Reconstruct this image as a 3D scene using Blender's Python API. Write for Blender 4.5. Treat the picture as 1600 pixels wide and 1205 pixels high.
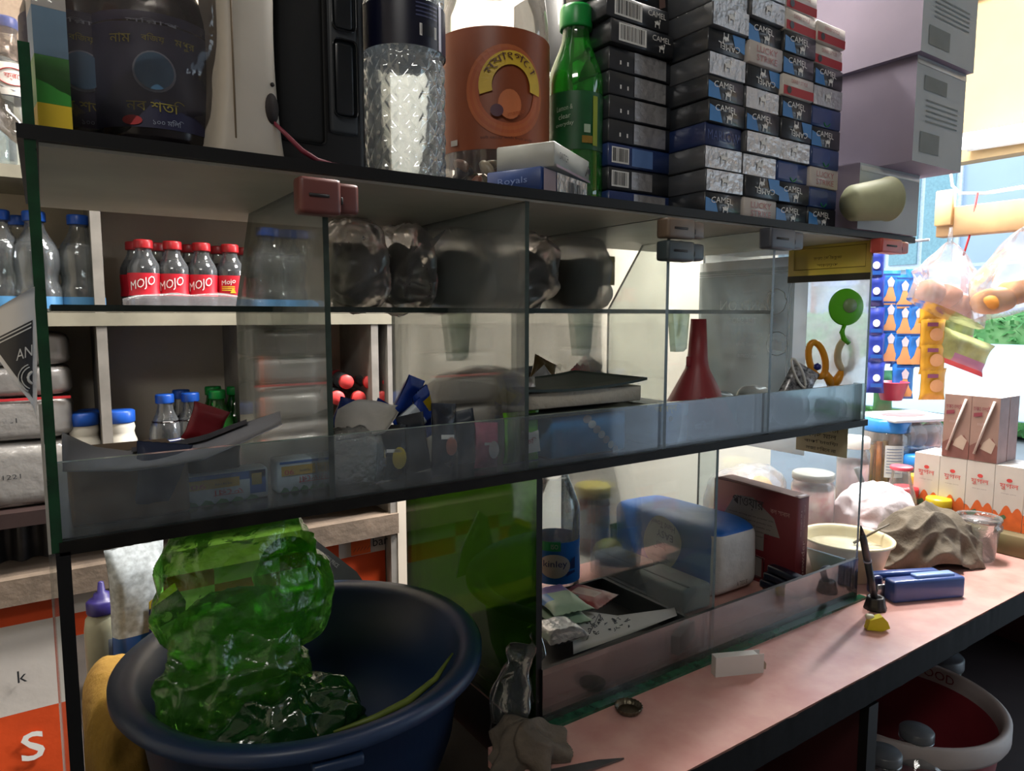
import bpy, bmesh, math, random
from mathutils import Vector, Matrix, noise
random.seed(7)
R = math.radians
SC = bpy.context.scene
for o in list(bpy.data.objects): bpy.data.objects.remove(o)

# ------------------------------------------------------------------ camera
H = 1.222            # eye height; counter top is 0.85
F = 1080.0           # focal length in pixels of the 1600 x 1205 frame
CAM = Vector((0, -0.48, H))
ANG = R(55.9); PITCH = math.atan(107.5 / 1080)
fwd = Vector((math.cos(ANG) * math.cos(PITCH), math.sin(ANG) * math.cos(PITCH), -math.sin(PITCH)))
rgt = Vector((math.sin(ANG), -math.cos(ANG), 0))
upv = rgt.cross(fwd)
cd = bpy.data.cameras.new('camera'); cam = bpy.data.objects.new('camera', cd)
SC.collection.objects.link(cam); SC.camera = cam
cam.matrix_world = Matrix.Translation(CAM) @ Matrix((rgt, upv, -fwd)).transposed().to_4x4()
cd.sensor_width = 36; cd.sensor_fit = 'HORIZONTAL'; cd.lens = 36 * F / 1600; cd.clip_start = 0.02
def ray(x, y): return fwd + rgt * ((x - 800) / F) - upv * ((y - 602.5) / F)
def PY(x, y, Y): d = ray(x, y); return CAM + d * ((Y - CAM.y) / d.y)
def PZ(x, y, Z): d = ray(x, y); return CAM + d * ((Z - CAM.z) / d.z)
def PX(x, y, X): d = ray(x, y); return CAM + d * ((X - CAM.x) / d.x)

# ------------------------------------------------------------------ world, lights, exposure
W = bpy.data.worlds.new('sky'); SC.world = W; W.use_nodes = True
wn = W.node_tree.nodes; wl = W.node_tree.links
bg = wn['Background']; bg.inputs[0].default_value = (0.72, 0.86, 1.0, 1); bg.inputs[1].default_value = 2.0
SC.view_settings.view_transform = 'Standard'; SC.view_settings.look = 'None'
SC.view_settings.gamma = 1; SC.view_settings.use_curve_mapping = False
SC.view_settings.exposure = 0.42
def area(name, loc, target, sx, sy, power, col):
    l = bpy.data.lights.new(name, 'AREA'); l.shape = 'RECTANGLE'; l.size = sx; l.size_y = sy; l.energy = power; l.color = col
    o = bpy.data.objects.new(name, l); SC.collection.objects.link(o); o.location = loc
    o.rotation_euler = (Vector(target) - Vector(loc)).to_track_quat('-Z', 'Y').to_euler(); return o
area('ceiling_tube_light', (0.30, 0.50, 2.3), (0.30, 0.66, 0.9), 1.1, 0.10, 22.0, (1.0, 0.94, 0.84))
area('wall_fill_light', (1.15, 0.22, 2.36), (1.1, 0.42, 0.85), 0.6, 0.2, 54.0, (1.0, 0.95, 0.90))  # unseen light added to brighten the wall behind the far bays
area('aisle_fill_light', (-0.5, -1.0, 2.3), (0.1, 0.0, 1.1), 0.6, 0.2, 4.5, (1.0, 0.96, 0.9))  # unseen weak fill added on the camera side
sun = bpy.data.lights.new('sun', 'SUN'); sun.energy = 0.8; sun.angle = R(8); sun.color = (1, 0.97, 0.9)
so = bpy.data.objects.new('sun', sun); SC.collection.objects.link(so); so.rotation_euler = (R(38), R(15), R(200))
SC.cycles.transparent_max_bounces = 32
SC.cycles.max_bounces = 10
SC.cycles.caustics_reflective = False; SC.cycles.caustics_refractive = False
SC.cycles.sample_clamp_indirect = 4

# ------------------------------------------------------------------ materials
def rgb(h):
    if isinstance(h, tuple): return (*h, 1) if len(h) == 3 else h
    c = [int(h[i:i + 2], 16) / 255 for i in (0, 2, 4)]
    return tuple(((x + .055) / 1.055) ** 2.4 if x > .04045 else x / 12.92 for x in c) + (1,)
_M = {}
def mat(name, col, rough=0.5, metal=0, var=0.12, scale=25, bump=0, spec=0.5, emit=0, bscale=None, var2=None, coat=0):
    if name in _M: return _M[name]
    m = bpy.data.materials.new(name); m.use_nodes = True; nt = m.node_tree; N = nt.nodes; L = nt.links
    b = N['Principled BSDF']; b.inputs['Roughness'].default_value = rough; b.inputs['Metallic'].default_value = metal
    b.inputs['Specular IOR Level'].default_value = spec; b.inputs['Coat Weight'].default_value = coat
    c = rgb(col)
    tc = N.new('ShaderNodeTexCoord'); nz = N.new('ShaderNodeTexNoise'); nz.inputs['Scale'].default_value = scale
    nz.inputs['Detail'].default_value = 5; L.new(tc.outputs['Object'], nz.inputs['Vector'])
    mx = N.new('ShaderNodeMix'); mx.data_type = 'RGBA'
    mp = N.new('ShaderNodeMapRange'); mp.inputs[1].default_value = .3; mp.inputs[2].default_value = .7
    L.new(nz.outputs[0], mp.inputs[0]); L.new(mp.outputs[0], mx.inputs[0])
    if var2: c2 = rgb(var2)
    else: c2 = tuple(min(1, x * (1 + var)) for x in c[:3]) + (1,)
    c1 = c if var2 else tuple(x * (1 - var) for x in c[:3]) + (1,)
    mx.inputs[6].default_value = c1; mx.inputs[7].default_value = c2
    L.new(mx.outputs[2], b.inputs['Base Color'])
    if emit:
        b.inputs['Emission Color'].default_value = c; b.inputs['Emission Strength'].default_value = emit
    if bump:
        n2 = N.new('ShaderNodeTexNoise'); n2.inputs['Scale'].default_value = bscale or scale * 3; n2.inputs['Detail'].default_value = 6
        L.new(tc.outputs['Object'], n2.inputs['Vector'])
        bp = N.new('ShaderNodeBump'); bp.inputs['Strength'].default_value = bump; bp.inputs['Distance'].default_value = 0.004
        L.new(n2.outputs[0], bp.inputs['Height']); L.new(bp.outputs[0], b.inputs['Normal'])
    _M[name] = m; return m
def film(name, tint=(.95, .96, .95), dcol=(.8, .8, .8), dens=0.1, rough=0.1, gloss=0.12, bump=0, bscale=60, spots=0, sscale=30, edge=0.25, tlf=.45):
    """thin clear sheet: mostly straight-through light, a little haze and a glossy surface, denser at grazing angles"""
    if name in _M: return _M[name]
    m = bpy.data.materials.new(name); m.use_nodes = True; nt = m.node_tree; N = nt.nodes; L = nt.links
    N.remove(N['Principled BSDF']); out = N['Material Output']
    tr = N.new('ShaderNodeBsdfTransparent'); tr.inputs[0].default_value = (*tint, 1)
    df = N.new('ShaderNodeBsdfDiffuse'); df.inputs[0].default_value = (*dcol, 1)
    tl = N.new('ShaderNodeBsdfTranslucent'); tl.inputs[0].default_value = (*dcol, 1)
    dm = N.new('ShaderNodeMixShader'); dm.inputs[0].default_value = tlf; L.new(df.outputs[0], dm.inputs[1]); L.new(tl.outputs[0], dm.inputs[2])
    gl = N.new('ShaderNodeBsdfGlossy'); gl.inputs['Roughness'].default_value = rough
    lw = N.new('ShaderNodeLayerWeight'); lw.inputs[0].default_value = .25
    tc = N.new('ShaderNodeTexCoord'); nz = N.new('ShaderNodeTexNoise'); nz.inputs['Scale'].default_value = sscale; nz.inputs['Detail'].default_value = 6
    L.new(tc.outputs['Object'], nz.inputs['Vector'])
    def mth(op, a, b, clamp=False):
        n = N.new('ShaderNodeMath'); n.operation = op; n.use_clamp = clamp
        for i, v in enumerate((a, b)):
            if isinstance(v, (int, float)): n.inputs[i].default_value = v
            else: L.new(v, n.inputs[i])
        return n.outputs[0]
    d = mth('ADD', mth('MULTIPLY', lw.outputs['Facing'], edge), dens)
    if spots:
        sp = N.new('ShaderNodeMapRange'); sp.inputs[1].default_value = .42; sp.inputs[2].default_value = .75; L.new(nz.outputs[0], sp.inputs[0])
        d = mth('ADD', d, mth('MULTIPLY', sp.outputs[0], spots), True)
    m1 = N.new('ShaderNodeMixShader'); L.new(d, m1.inputs[0]); L.new(tr.outputs[0], m1.inputs[1]); L.new(dm.outputs[0], m1.inputs[2])
    g = mth('ADD', mth('MULTIPLY', lw.outputs['Fresnel'], .8), gloss * .4, True)
    m2 = N.new('ShaderNodeMixShader'); L.new(g, m2.inputs[0]); L.new(m1.outputs[0], m2.inputs[1]); L.new(gl.outputs[0], m2.inputs[2])
    L.new(m2.outputs[0], out.inputs['Surface'])
    if bump:
        bn = N.new('ShaderNodeTexNoise'); bn.inputs['Scale'].default_value = bscale; bn.inputs['Detail'].default_value = 4
        L.new(tc.outputs['Object'], bn.inputs['Vector'])
        bp = N.new('ShaderNodeBump'); bp.inputs['Strength'].default_value = bump; bp.inputs['Distance'].default_value = .003
        L.new(bn.outputs[0], bp.inputs['Height'])
        for n in (df, gl, lw): L.new(bp.outputs[0], n.inputs['Normal'])
    _M[name] = m; return m
def flat(name, h, rough=.5, **k): return mat(name, h, rough, **k)
BLACK = mat('black_laminate', '0a0b0c', .5, var=.2, spec=.3)
GEDGE = mat('green_glass_edge', '0d3a20', .25, var=.35, scale=60)
GEDGEF = mat('grey_green_glass_edge', '2c3a33', .25, var=.3, scale=60)
GLASS = film('hazy_glass', (.94, .97, .95), (.80, .79, .74), .13, .03, .1, spots=.12, sscale=9, edge=.1)
GLASSD = film('shelf_glass', (.86, .93, .88), (.5, .56, .5), .12, .05, .1, spots=.1, sscale=14, edge=.1)
LIPG = film('dusty_lip_glass', (.92, .96, .98), (.50, .58, .62), .07, .06, .09, spots=.13, sscale=60, edge=.05)
GREENG = film('deep_green_glass', (.24, .44, .09), (.07, .18, .03), .12, .05, .1, spots=.12, sscale=10, edge=.1)
CLEAR = film('clear_plastic', (.93, .95, .95), (.75, .78, .78), .05, .05, .16, bump=.5, bscale=45, edge=.4)
CLEARW = film('clear_bottle', (.9, .94, .96), (.7, .75, .8), .07, .05, .2, bump=.35, bscale=70, edge=.5)
BAGF = film('grey_bag_film', (.85, .84, .83), (.74, .71, .71), .30, .12, .14, bump=1.0, bscale=55, edge=.4)
WHITEFILM = film('white_bag_film', (.95, .95, .97), (.9, .9, .95), .15, .15, .12, bump=.6, bscale=40, edge=.35)
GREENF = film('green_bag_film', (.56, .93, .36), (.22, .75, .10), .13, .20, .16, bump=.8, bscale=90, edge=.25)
GREENPET = film('green_bottle_plastic', (.12, .68, .14), (.05, .4, .06), .2, .05, .2, edge=.5)
WHITE = mat('white_print', 'e6e6e2', .5, var=.04)
PAPER = mat('white_paper', 'cfcfcc', .75, var=.05, scale=8)
DARKINK = mat('dark_ink', '26282c', .6, var=.1)
YELLOW = mat('yellow_print', 'd8c034', .5, var=.08)
REDP = mat('red_print', 'b0262c', .5, var=.08)
BLUEP = mat('blue_print', '1d64b4', .45, var=.1)
NAVY = mat('navy_print', '14203c', .45, var=.15)
FOIL = mat('silver_foil', 'b8b8ba', .28, metal=.75, var=.15, bump=.5, bscale=120)

# ------------------------------------------------------------------ mesh builder
class MB:
    def __init__(s): s.v = []; s.f = []; s.m = []; s.sm = []
    def add(s, vs, fs, m=0, smooth=False):
        o = len(s.v); s.v += [tuple(v) for v in vs]
        for f in fs: s.f.append(tuple(i + o for i in f)); s.m.append(m); s.sm.append(smooth)
        return s
    def box(s, c, d, m=0, rz=0, mm=None, M=None):
        """mm: material per face (-x,+x,-y,+y,-z,+z)"""
        x, y, z = [k / 2 for k in d]
        vs = [Vector(p) for p in ((-x, -y, -z), (x, -y, -z), (x, y, -z), (-x, y, -z), (-x, -y, z), (x, -y, z), (x, y, z), (-x, y, z))]
        q = Matrix.Rotation(rz, 3, 'Z') if M is None else M
        vs = [q @ v + Vector(c) for v in vs]
        fs = [(0, 4, 7, 3), (1, 2, 6, 5), (0, 1, 5, 4), (2, 3, 7, 6), (0, 3, 2, 1), (4, 5, 6, 7)]
        o = len(s.v); s.v += [tuple(v) for v in vs]
        for i, f in enumerate(fs): s.f.append(tuple(k + o for k in f)); s.m.append(mm[i] if mm else m); s.sm.append(False)
        return s
    def b2(s, a, b, m=0, mm=None):
        return s.box([(a[i] + b[i]) / 2 for i in range(3)], [abs(b[i] - a[i]) for i in range(3)], m, 0, mm)
    def rbox(s, c, d, r=.003, seg=2, m=0, M=None):
        bm = bmesh.new(); bmesh.ops.create_cube(bm, size=1)
        for v in bm.verts: v.co = Vector((v.co.x * d[0], v.co.y * d[1], v.co.z * d[2]))
        bmesh.ops.bevel(bm, geom=bm.edges[:], offset=r, segments=seg, affect='EDGES', profile=.6)
        q = M or Matrix.Identity(3)
        bm.verts.index_update()
        s.add([q @ v.co + Vector(c) for v in bm.verts], [[v.index for v in f.verts] for f in bm.faces], m, True); bm.free(); return s
    def lathe(s, prof, n=28, m=0, c=(0, 0, 0), wob=None, ms=None, M=None, sx=1, sy=1, smooth=True):
        vs = []; fs = []
        for i, (r, z) in enumerate(prof):
            for k in range(n):
                a = 2 * math.pi * k / n; rr = r * (wob(a, z) if wob else 1)
                p = Vector((rr * math.cos(a) * sx, rr * math.sin(a) * sy, z))
                vs.append((M @ p if M else p) + Vector(c))
        o = len(s.v); s.v += [tuple(v) for v in vs]
        for i in range(len(prof) - 1):
            for k in range(n):
                k2 = (k + 1) % n
                s.f.append((o + i * n + k, o + i * n + k2, o + (i + 1) * n + k2, o + (i + 1) * n + k)); s.m.append(ms[i] if ms else m); s.sm.append(smooth)
        for i, rev in ((0, True), (len(prof) - 1, False)):
            if prof[i][0] > 1e-5:
                f = [o + i * n + k for k in range(n)]
                s.f.append(tuple(f[::-1] if rev else f)); s.m.append((ms[0] if rev else ms[-1]) if ms else m); s.sm.append(False)
        return s
    def shell(s, prof, n=28, m=0, c=(0, 0, 0), wob=None, sx=1, sy=1, M=None):
        """open lathe without end caps (prof walks outside then inside)"""
        o = len(s.v)
        for (r, z) in prof:
            for k in range(n):
                a = 2 * math.pi * k / n; rr = r * (wob(a, z) if wob else 1)
                p = Vector((rr * math.cos(a) * sx, rr * math.sin(a) * sy, z)); s.v.append(tuple((M @ p if M else p) + Vector(c)))
        for i in range(len(prof) - 1):
            for k in range(n):
                k2 = (k + 1) % n; s.f.append((o + i * n + k, o + i * n + k2, o + (i + 1) * n + k2, o + (i + 1) * n + k)); s.m.append(m); s.sm.append(True)
        return s
    def tube(s, pts, r, n=8, m=0, closed=False):
        pts = [Vector(p) for p in pts]; N = len(pts); o = len(s.v); rr = r if isinstance(r, (list, tuple)) else [r] * N
        ref = Vector((0.13, 0.21, 1)).normalized()
        for i, p in enumerate(pts):
            a = pts[(i - 1) % N] if closed else pts[max(i - 1, 0)]; b = pts[(i + 1) % N] if closed else pts[min(i + 1, N - 1)]
            t = (b - a).normalized(); u = t.cross(ref)
            if u.length < .05: u = t.cross(Vector((1, 0, 0)))
            u.normalize(); w = t.cross(u)
            for k in range(n):
                q = 2 * math.pi * k / n; s.v.append(tuple(p + (u * math.cos(q) + w * math.sin(q)) * rr[i]))
        for i in range(N if closed else N - 1):
            j = (i + 1) % N
            for k in range(n):
                k2 = (k + 1) % n; s.f.append((o + i * n + k, o + i * n + k2, o + j * n + k2, o + j * n + k)); s.m.append(m); s.sm.append(True)
        if not closed:
            s.f.append(tuple(o + k for k in range(n))[::-1]); s.m.append(m); s.sm.append(False)
            s.f.append(tuple(o + (N - 1) * n + k for k in range(n))); s.m.append(m); s.sm.append(False)
        return s
    def grid(s, fn, nu, nv, m=0, mfn=None, th=0, smooth=True):
        """fn(u,v) in 0..1 -> point; th gives a second skin below by thickness along the local normal"""
        P = [[Vector(fn(i / nu, j / nv)) for i in range(nu + 1)] for j in range(nv + 1)]
        o = len(s.v)
        for row in P: s.v += [tuple(p) for p in row]
        for j in range(nv):
            for i in range(nu):
                a = o + j * (nu + 1) + i; s.f.append((a, a + 1, a + nu + 2, a + nu + 1)); s.m.append(mfn((i + .5) / nu, (j + .5) / nv) if mfn else m); s.sm.append(smooth)
        if th:
            o2 = len(s.v)
            for j in range(nv + 1):
                for i in range(nu + 1):
                    du = P[j][min(i + 1, nu)] - P[j][max(i - 1, 0)]; dv = P[min(j + 1, nv)][i] - P[max(j - 1, 0)][i]
                    n = du.cross(dv); n = n.normalized() if n.length > 1e-12 else Vector((0, 0, 1))
                    s.v.append(tuple(P[j][i] - n * th))
            for j in range(nv):
                for i in range(nu):
                    a = o2 + j * (nu + 1) + i; s.f.append((a, a + nu + 1, a + nu + 2, a + 1)); s.m.append(m); s.sm.append(smooth)
            rim = [j * (nu + 1) for j in range(nv + 1)]; rim2 = [j * (nu + 1) + nu for j in range(nv + 1)]
            b1 = list(range(nu + 1)); b2_ = [nv * (nu + 1) + i for i in range(nu + 1)]
            for line, fl in ((rim, 0), (rim2, 1), (b1, 1), (b2_, 0)):
                for a, b in zip(line, line[1:]):
                    q = (o + a, o + b, o2 + b, o2 + a); s.f.append(q if fl else q[::-1]); s.m.append(m); s.sm.append(False)
        return s
    def prism(s, poly, a, b, plane='xz', m=0, ms=None):
        """extrude 2-D outline between a and b along the axis left out of plane"""
        def P(p, t): return {'xz': (p[0], t, p[1]), 'yz': (t, p[0], p[1]), 'xy': (p[0], p[1], t)}[plane]
        n = len(poly); o = len(s.v)
        s.v += [P(p, a) for p in poly] + [P(p, b) for p in poly]
        for i in range(n):
            j = (i + 1) % n; s.f.append((o + i, o + j, o + n + j, o + n + i)); s.m.append(m); s.sm.append(False)
        for f in (tuple(range(n))[::-1], tuple(range(n, 2 * n))):
            s.f.append(tuple(o + k for k in f)); s.m.append(ms if ms is not None else m); s.sm.append(False)
        return s
    def blob(s, c, rad, n=24, k=14, amp=.1, fr=6, seed=0, m=0, e=2.5, ridge=False, flatz=None, M=None, fn=None):
        """lumpy superellipsoid with noise folds"""
        vs = []; sd = Vector((seed * 3.1, seed * 1.7, seed * .9))
        def se(x, p): return math.copysign(abs(x) ** p, x)
        for j in range(k + 1):
            ph = math.pi * (j / k - .5)
            for i in range(n):
                th = 2 * math.pi * i / n
                p = Vector((se(math.cos(ph), 2 / e) * se(math.cos(th), 2 / e), se(math.cos(ph), 2 / e) * se(math.sin(th), 2 / e), se(math.sin(ph), 2 / e)))
                q = Vector((p.x * rad[0], p.y * rad[1], p.z * rad[2]))
                nv = noise.noise(q * fr + sd)
                if ridge:
                    w_ = q + noise.noise_vector(q * fr * .7 + sd) * (.25 / fr)
                    d1 = noise.voronoi(w_ * fr * .9 + sd)[0]; d2 = noise.voronoi(w_ * fr * 2.1 - sd)[0]
                    nv = .55 - 1.3 * (d1[1] - d1[0]) + .35 * (.3 - (d2[1] - d2[0])) + .5 * nv
                q = q * (1 + amp * nv)
                if fn: q = fn(q)
                if flatz is not None and q.z < flatz: q.z = flatz
                vs.append((M @ q if M else q) + Vector(c))
        fs = []
        for j in range(k):
            for i in range(n):
                i2 = (i + 1) % n; fs.append((j * n + i, j * n + i2, (j + 1) * n + i2, (j + 1) * n + i))
        return s.add(vs, fs, m, True)
    def mesh(s, name, mats):
        me = bpy.data.meshes.new(name); me.from_pydata(s.v, [], s.f)
        for x in (mats if isinstance(mats, (list, tuple)) else [mats]): me.materials.append(x)
        me.polygons.foreach_set('material_index', s.m); me.polygons.foreach_set('use_smooth', s.sm); me.update(); return me
    def build(s, name, mats, parent=None, loc=None, rz=0, kind=None, label=None):
        o = bpy.data.objects.new(name, s.mesh(name, mats)); SC.collection.objects.link(o)
        if parent: o.parent = parent
        if loc is not None: o.location = loc
        if rz: o.rotation_euler = (0, 0, rz)
        if kind: o['kind'] = kind
        if label: o['label'] = label
        return o
def tag(o, label, cat, group=None):
    o['label'] = label; o['category'] = cat
    if group: o['group'] = group
    return o
def thing(name, label, cat, loc=(0, 0, 0), rz=0, group=None, rot=None):
    o = bpy.data.objects.new(name, None); SC.collection.objects.link(o); o.empty_display_size = .02
    o.location = loc; o.rotation_euler = rot or (0, 0, rz); return tag(o, label, cat, group)
def dup(root, loc, rz=0, label=None, rot=None):
    r = root.copy(); SC.collection.objects.link(r); r.location = loc; r.rotation_euler = rot or (0, 0, rz)
    if label: r['label'] = label
    for ch in list(root.children):
        c = ch.copy(); SC.collection.objects.link(c); c.parent = r
        for g in ch.children:
            d = g.copy(); SC.collection.objects.link(d); d.parent = c
    return r
def struct(o): o['kind'] = 'structure'; return o

# ------------------------------------------------------------------ lettering
_T = {}
def glyphs(txt):
    if txt in _T: return _T[txt]
    cu = bpy.data.curves.new('t', 'FONT'); cu.body = txt; cu.size = 1; cu.resolution_u = 2; cu.align_x = 'CENTER'; cu.align_y = 'CENTER'
    ob = bpy.data.objects.new('t', cu); SC.collection.objects.link(ob)
    bpy.context.view_layer.update()
    me = ob.evaluated_get(bpy.context.evaluated_depsgraph_get()).to_mesh()
    vs = [(v.co.x, v.co.y) for v in me.vertices]; fs = [tuple(p.vertices) for p in me.polygons]
    bpy.data.objects.remove(ob); bpy.data.curves.remove(cu)
    if not vs: vs = [(0, 0), (.3, 0), (0, .3)]; fs = [(0, 1, 2)]
    x0 = min(v[0] for v in vs); x1 = max(v[0] for v in vs); y0 = min(v[1] for v in vs); y1 = max(v[1] for v in vs)
    vs = [(v[0] - (x0 + x1) / 2, v[1] - (y0 + y1) / 2) for v in vs]
    _T[txt] = (vs, fs, x1 - x0, y1 - y0); return _T[txt]
def text(mb, txt, w, fn, h=None, m=0, rot=0, mirror=False):
    """lay text of width w (height h) with fn(x,y)->3D point"""
    vs, fs, tw, th = glyphs(txt); kx = w / tw; ky = (h / th) if h else kx
    c, s_ = math.cos(rot), math.sin(rot); out = []
    for x, y in vs:
        x *= kx * (-1 if mirror else 1); y *= ky; out.append(fn(x * c - y * s_, x * s_ + y * c))
    return mb.add(out, fs, m)
def onplane(o, ex, ey):
    o = Vector(o); ex = Vector(ex); ey = Vector(ey); return lambda x, y: o + ex * x + ey * y
def oncyl(r, z0, a0=-math.pi / 2, cx=0, cy=0):
    return lambda x, y: Vector((cx + r * math.cos(a0 + x / r), cy + r * math.sin(a0 + x / r), z0 + y))
CAMEL = [(-.46, -.5), (-.4, -.05), (-.5, .12), (-.42, .2), (-.26, .12), (-.16, .34), (-.06, .16), (.06, .4), (.16, .16), (.26, .1), (.3, .36), (.26, .46), (.36, .52), (.5, .42), (.48, .36), (.4, .36), (.38, .02), (.3, -.1), (.3, -.5), (.22, -.5), (.2, -.14), (.02, -.16), (-.24, -.12), (-.3, -.3), (-.28, -.5), (-.36, -.5), (-.38, -.28), (-.4, -.5)]
def shape(mb, poly, fn, k=1, m=0): return mb.add([fn(x * k, y * k) for x, y in poly], [tuple(range(len(poly)))], m)
def disc(mb, fn, r, m=0, n=20, ry=None, cx=0, cy=0, rings=3, hole=0):
    ry = ry or r; vs = []; fs = []
    for q in range(rings + 1):
        k = hole + (1 - hole) * q / rings; k = max(k, .001)
        vs += [fn(cx + r * k * math.cos(2 * math.pi * i / n), cy + ry * k * math.sin(2 * math.pi * i / n)) for i in range(n)]
    for q in range(rings):
        for i in range(n): j = (i + 1) % n; fs.append((q * n + i, (q + 1) * n + i, (q + 1) * n + j, q * n + j))
    return mb.add(vs, fs, m)
def rect(mb, fn, x0, y0, x1, y1, m=0, n=1):
    for i in range(n):
        a = x0 + (x1 - x0) * i / n; b = x0 + (x1 - x0) * (i + 1) / n
        mb.add([fn(a, y0), fn(b, y0), fn(b, y1), fn(a, y1)], [(0, 1, 2, 3)], m)
    return mb
def barcode(mb, fn, x0, y0, x1, y1, m=0, n=14, seed=1, bg=None, off=None):
    rr = random.Random(seed)
    if bg is not None: rect(mb, fn, x0, y0, x1, y1, bg)
    f2 = off or fn
    x = x0 + (x1 - x0) * .06; st = (x1 - x0) * .88 / n
    for i in range(n):
        rect(mb, f2, x + st * i, y0 + (y1 - y0) * .1, x + st * i + st * rr.uniform(.25, .75), y1 - (y1 - y0) * .08, m)
    return mb
EX, EY, EZ = (1, 0, 0), (0, 1, 0), (0, 0, 1)

# ================================================================== SETTING
TOP = H - .372          # counter surface
SH0, SH1 = H + .098, H + .106    # top shelf of the case: underside, upper side
LED0, LED1 = H - .1385, H - .1325  # middle ledge
CREAM = mat('cream_wall', 'c9bfae', .8, var=.12, scale=4, bump=.2, bscale=40)
struct(MB().b2((-1.4, .92, 0), (1.75, 1.0, 2.4)).build('wall_back', CREAM))
struct(MB().b2((.56, .75, 0), (1.75, .92, 2.4)).build('wall_panel', mat('cream_panel', 'd3c8b8', .7, var=.06, scale=3)))
struct(MB().b2((-1.48, -1.7, 0), (-1.4, 1.0, 2.4)).build('wall_left', CREAM))
struct(MB().b2((-1.4, -1.78, 0), (2.0, -1.7, 2.4)).build('wall_front', mat('grey_wall', '5c5a5c', .85, var=.1, scale=5)))
struct(MB().b2((-1.48, -1.78, -.06), (2.4, 1.0, 0)).build('floor', mat('dark_concrete', '3a3634', .8, var=.2, scale=8)))
struct(MB().b2((-1.48, -1.78, 2.4), (2.4, 1.6, 2.46)).build('ceiling', mat('ceiling_tin', '8c8880', .6, var=.1, scale=6)))
# lintel boards above the open front at the far end
lin = struct(MB().b2((2.0, -1.78, H + .40), (2.05, .42, H + .80)).build('wall_right', mat('cream_lintel', 'a8926c', .7, var=.08, scale=6)))
struct(MB().b2((1.97, -1.78, H + .80), (2.06, .42, H + .85)).build('trim_1', mat('raw_timber', 'b5946a', .7, var=.25, scale=12)))
# outdoors
struct(MB().b2((2.4, -12, -.10), (30, 14, -.02)).build('ground', mat('street', '8d9096', .9, var=.1, scale=1)))

# counter
PINK = mat('pink_laminate', 'c69d94', .28, var2='b4827b', scale=30, spec=.6, bump=.08, bscale=60)
counter = thing('counter', 'pink laminate shop counter with a chipped black front edge, under the glass case', 'counter', (.9, .05, 0))
def part_at(mb, name, m, root, label=None, kind=None):
    """part written in world coordinates, parented under root"""
    o = mb.build(name, m, root, label=label, kind=kind)
    o.matrix_parent_inverse = Matrix.Identity(4)
    o.matrix_basis = root.matrix_basis.inverted() if root.type != 'EMPTY' else (Matrix.Translation(root.location) @ root.rotation_euler.to_matrix().to_4x4()).inverted()
    return o
top_poly = [(.30, -.118), (1.9, -.118), (1.9, .30), (.357, .30), (.357, 0.0), (.30, 0.0)]
part_at(MB().prism(top_poly, TOP - .018, TOP, 'xy'), 'counter_top', PINK, counter)
def chip(u, v):
    x = .30 + u * 1.6
    d = .0016 * max(0, noise.noise(Vector((x * 30, 0, 3)))) + .0012 * noise.noise(Vector((x * 120, 0, 5)))
    z = TOP + .0005 - .0022 * max(0, noise.noise(Vector((x * 40, 1, 3)))) - v * .032
    return (x, -.1205 + d * (1 - v), z)
part_at(MB().grid(chip, 260, 3), 'front_edge', mat('chipped_black_edge', '0a0a0c', .7, var=.5, scale=140, spec=.15), counter)
part_at(MB().b2((.30, -.117, TOP - .036), (1.9, -.095, TOP - .018)), 'front_rail', mat('rail_black', '060607', .8, var=.2, spec=.1), counter)
MAR = mat('maroon_board', '3c1218', .6, var=.2, scale=12)
part_at(MB().b2((.36, .02, .05), (.735, .035, TOP - .05)), 'side_panel', MAR, counter)
part_at(MB().b2((.358, -.112, .0), (.372, .298, TOP - .018)), 'inner_end_panel', BLACK, counter)
part_at(MB().b2((.722, -.10, .05), (.737, .30, TOP - .05)), 'partition', MAR, counter)
part_at(MB().b2((.720, -.108, .02), (.739, -.098, TOP - .05)), 'post', BLACK, counter)
part_at(MB().b2((.74, .28, .05), (1.9, .295, TOP - .018)), 'back_panel', mat('dark_back_board', '1b1418', .7), counter)
part_at(MB().b2((.36, -.09, TOP - .42), (1.9, .295, TOP - .40)), 'lower_shelf', mat('dark_shelf_board', '241a1c', .7), counter)
part_at(MB().b2((.36, -.05, 0), (1.9, .295, .05)), 'plinth', BLACK, counter)
part_at(MB().b2((1.88, -.10, .05), (1.9, .295, TOP - .05)), 'end_panel', MAR, counter)
low = thing('low_stand', 'dark wooden stand beneath the blue basin', 'stand', (.17, .2, 0))
LOWZ = H - .44
part_at(MB().b2((.012, -.05, LOWZ - .02), (.352, .62, LOWZ)), 'stand_top', mat('stand_wood', '2a2420', .7, var=.3, scale=20), low)
for x in (.03, .335):
    for y in (-.03, .60): part_at(MB().b2((x - .015, y - .015, 0), (x + .015, y + .015, LOWZ - .02)), 'leg', mat('stand_wood', '2a2420'), low)

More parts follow.
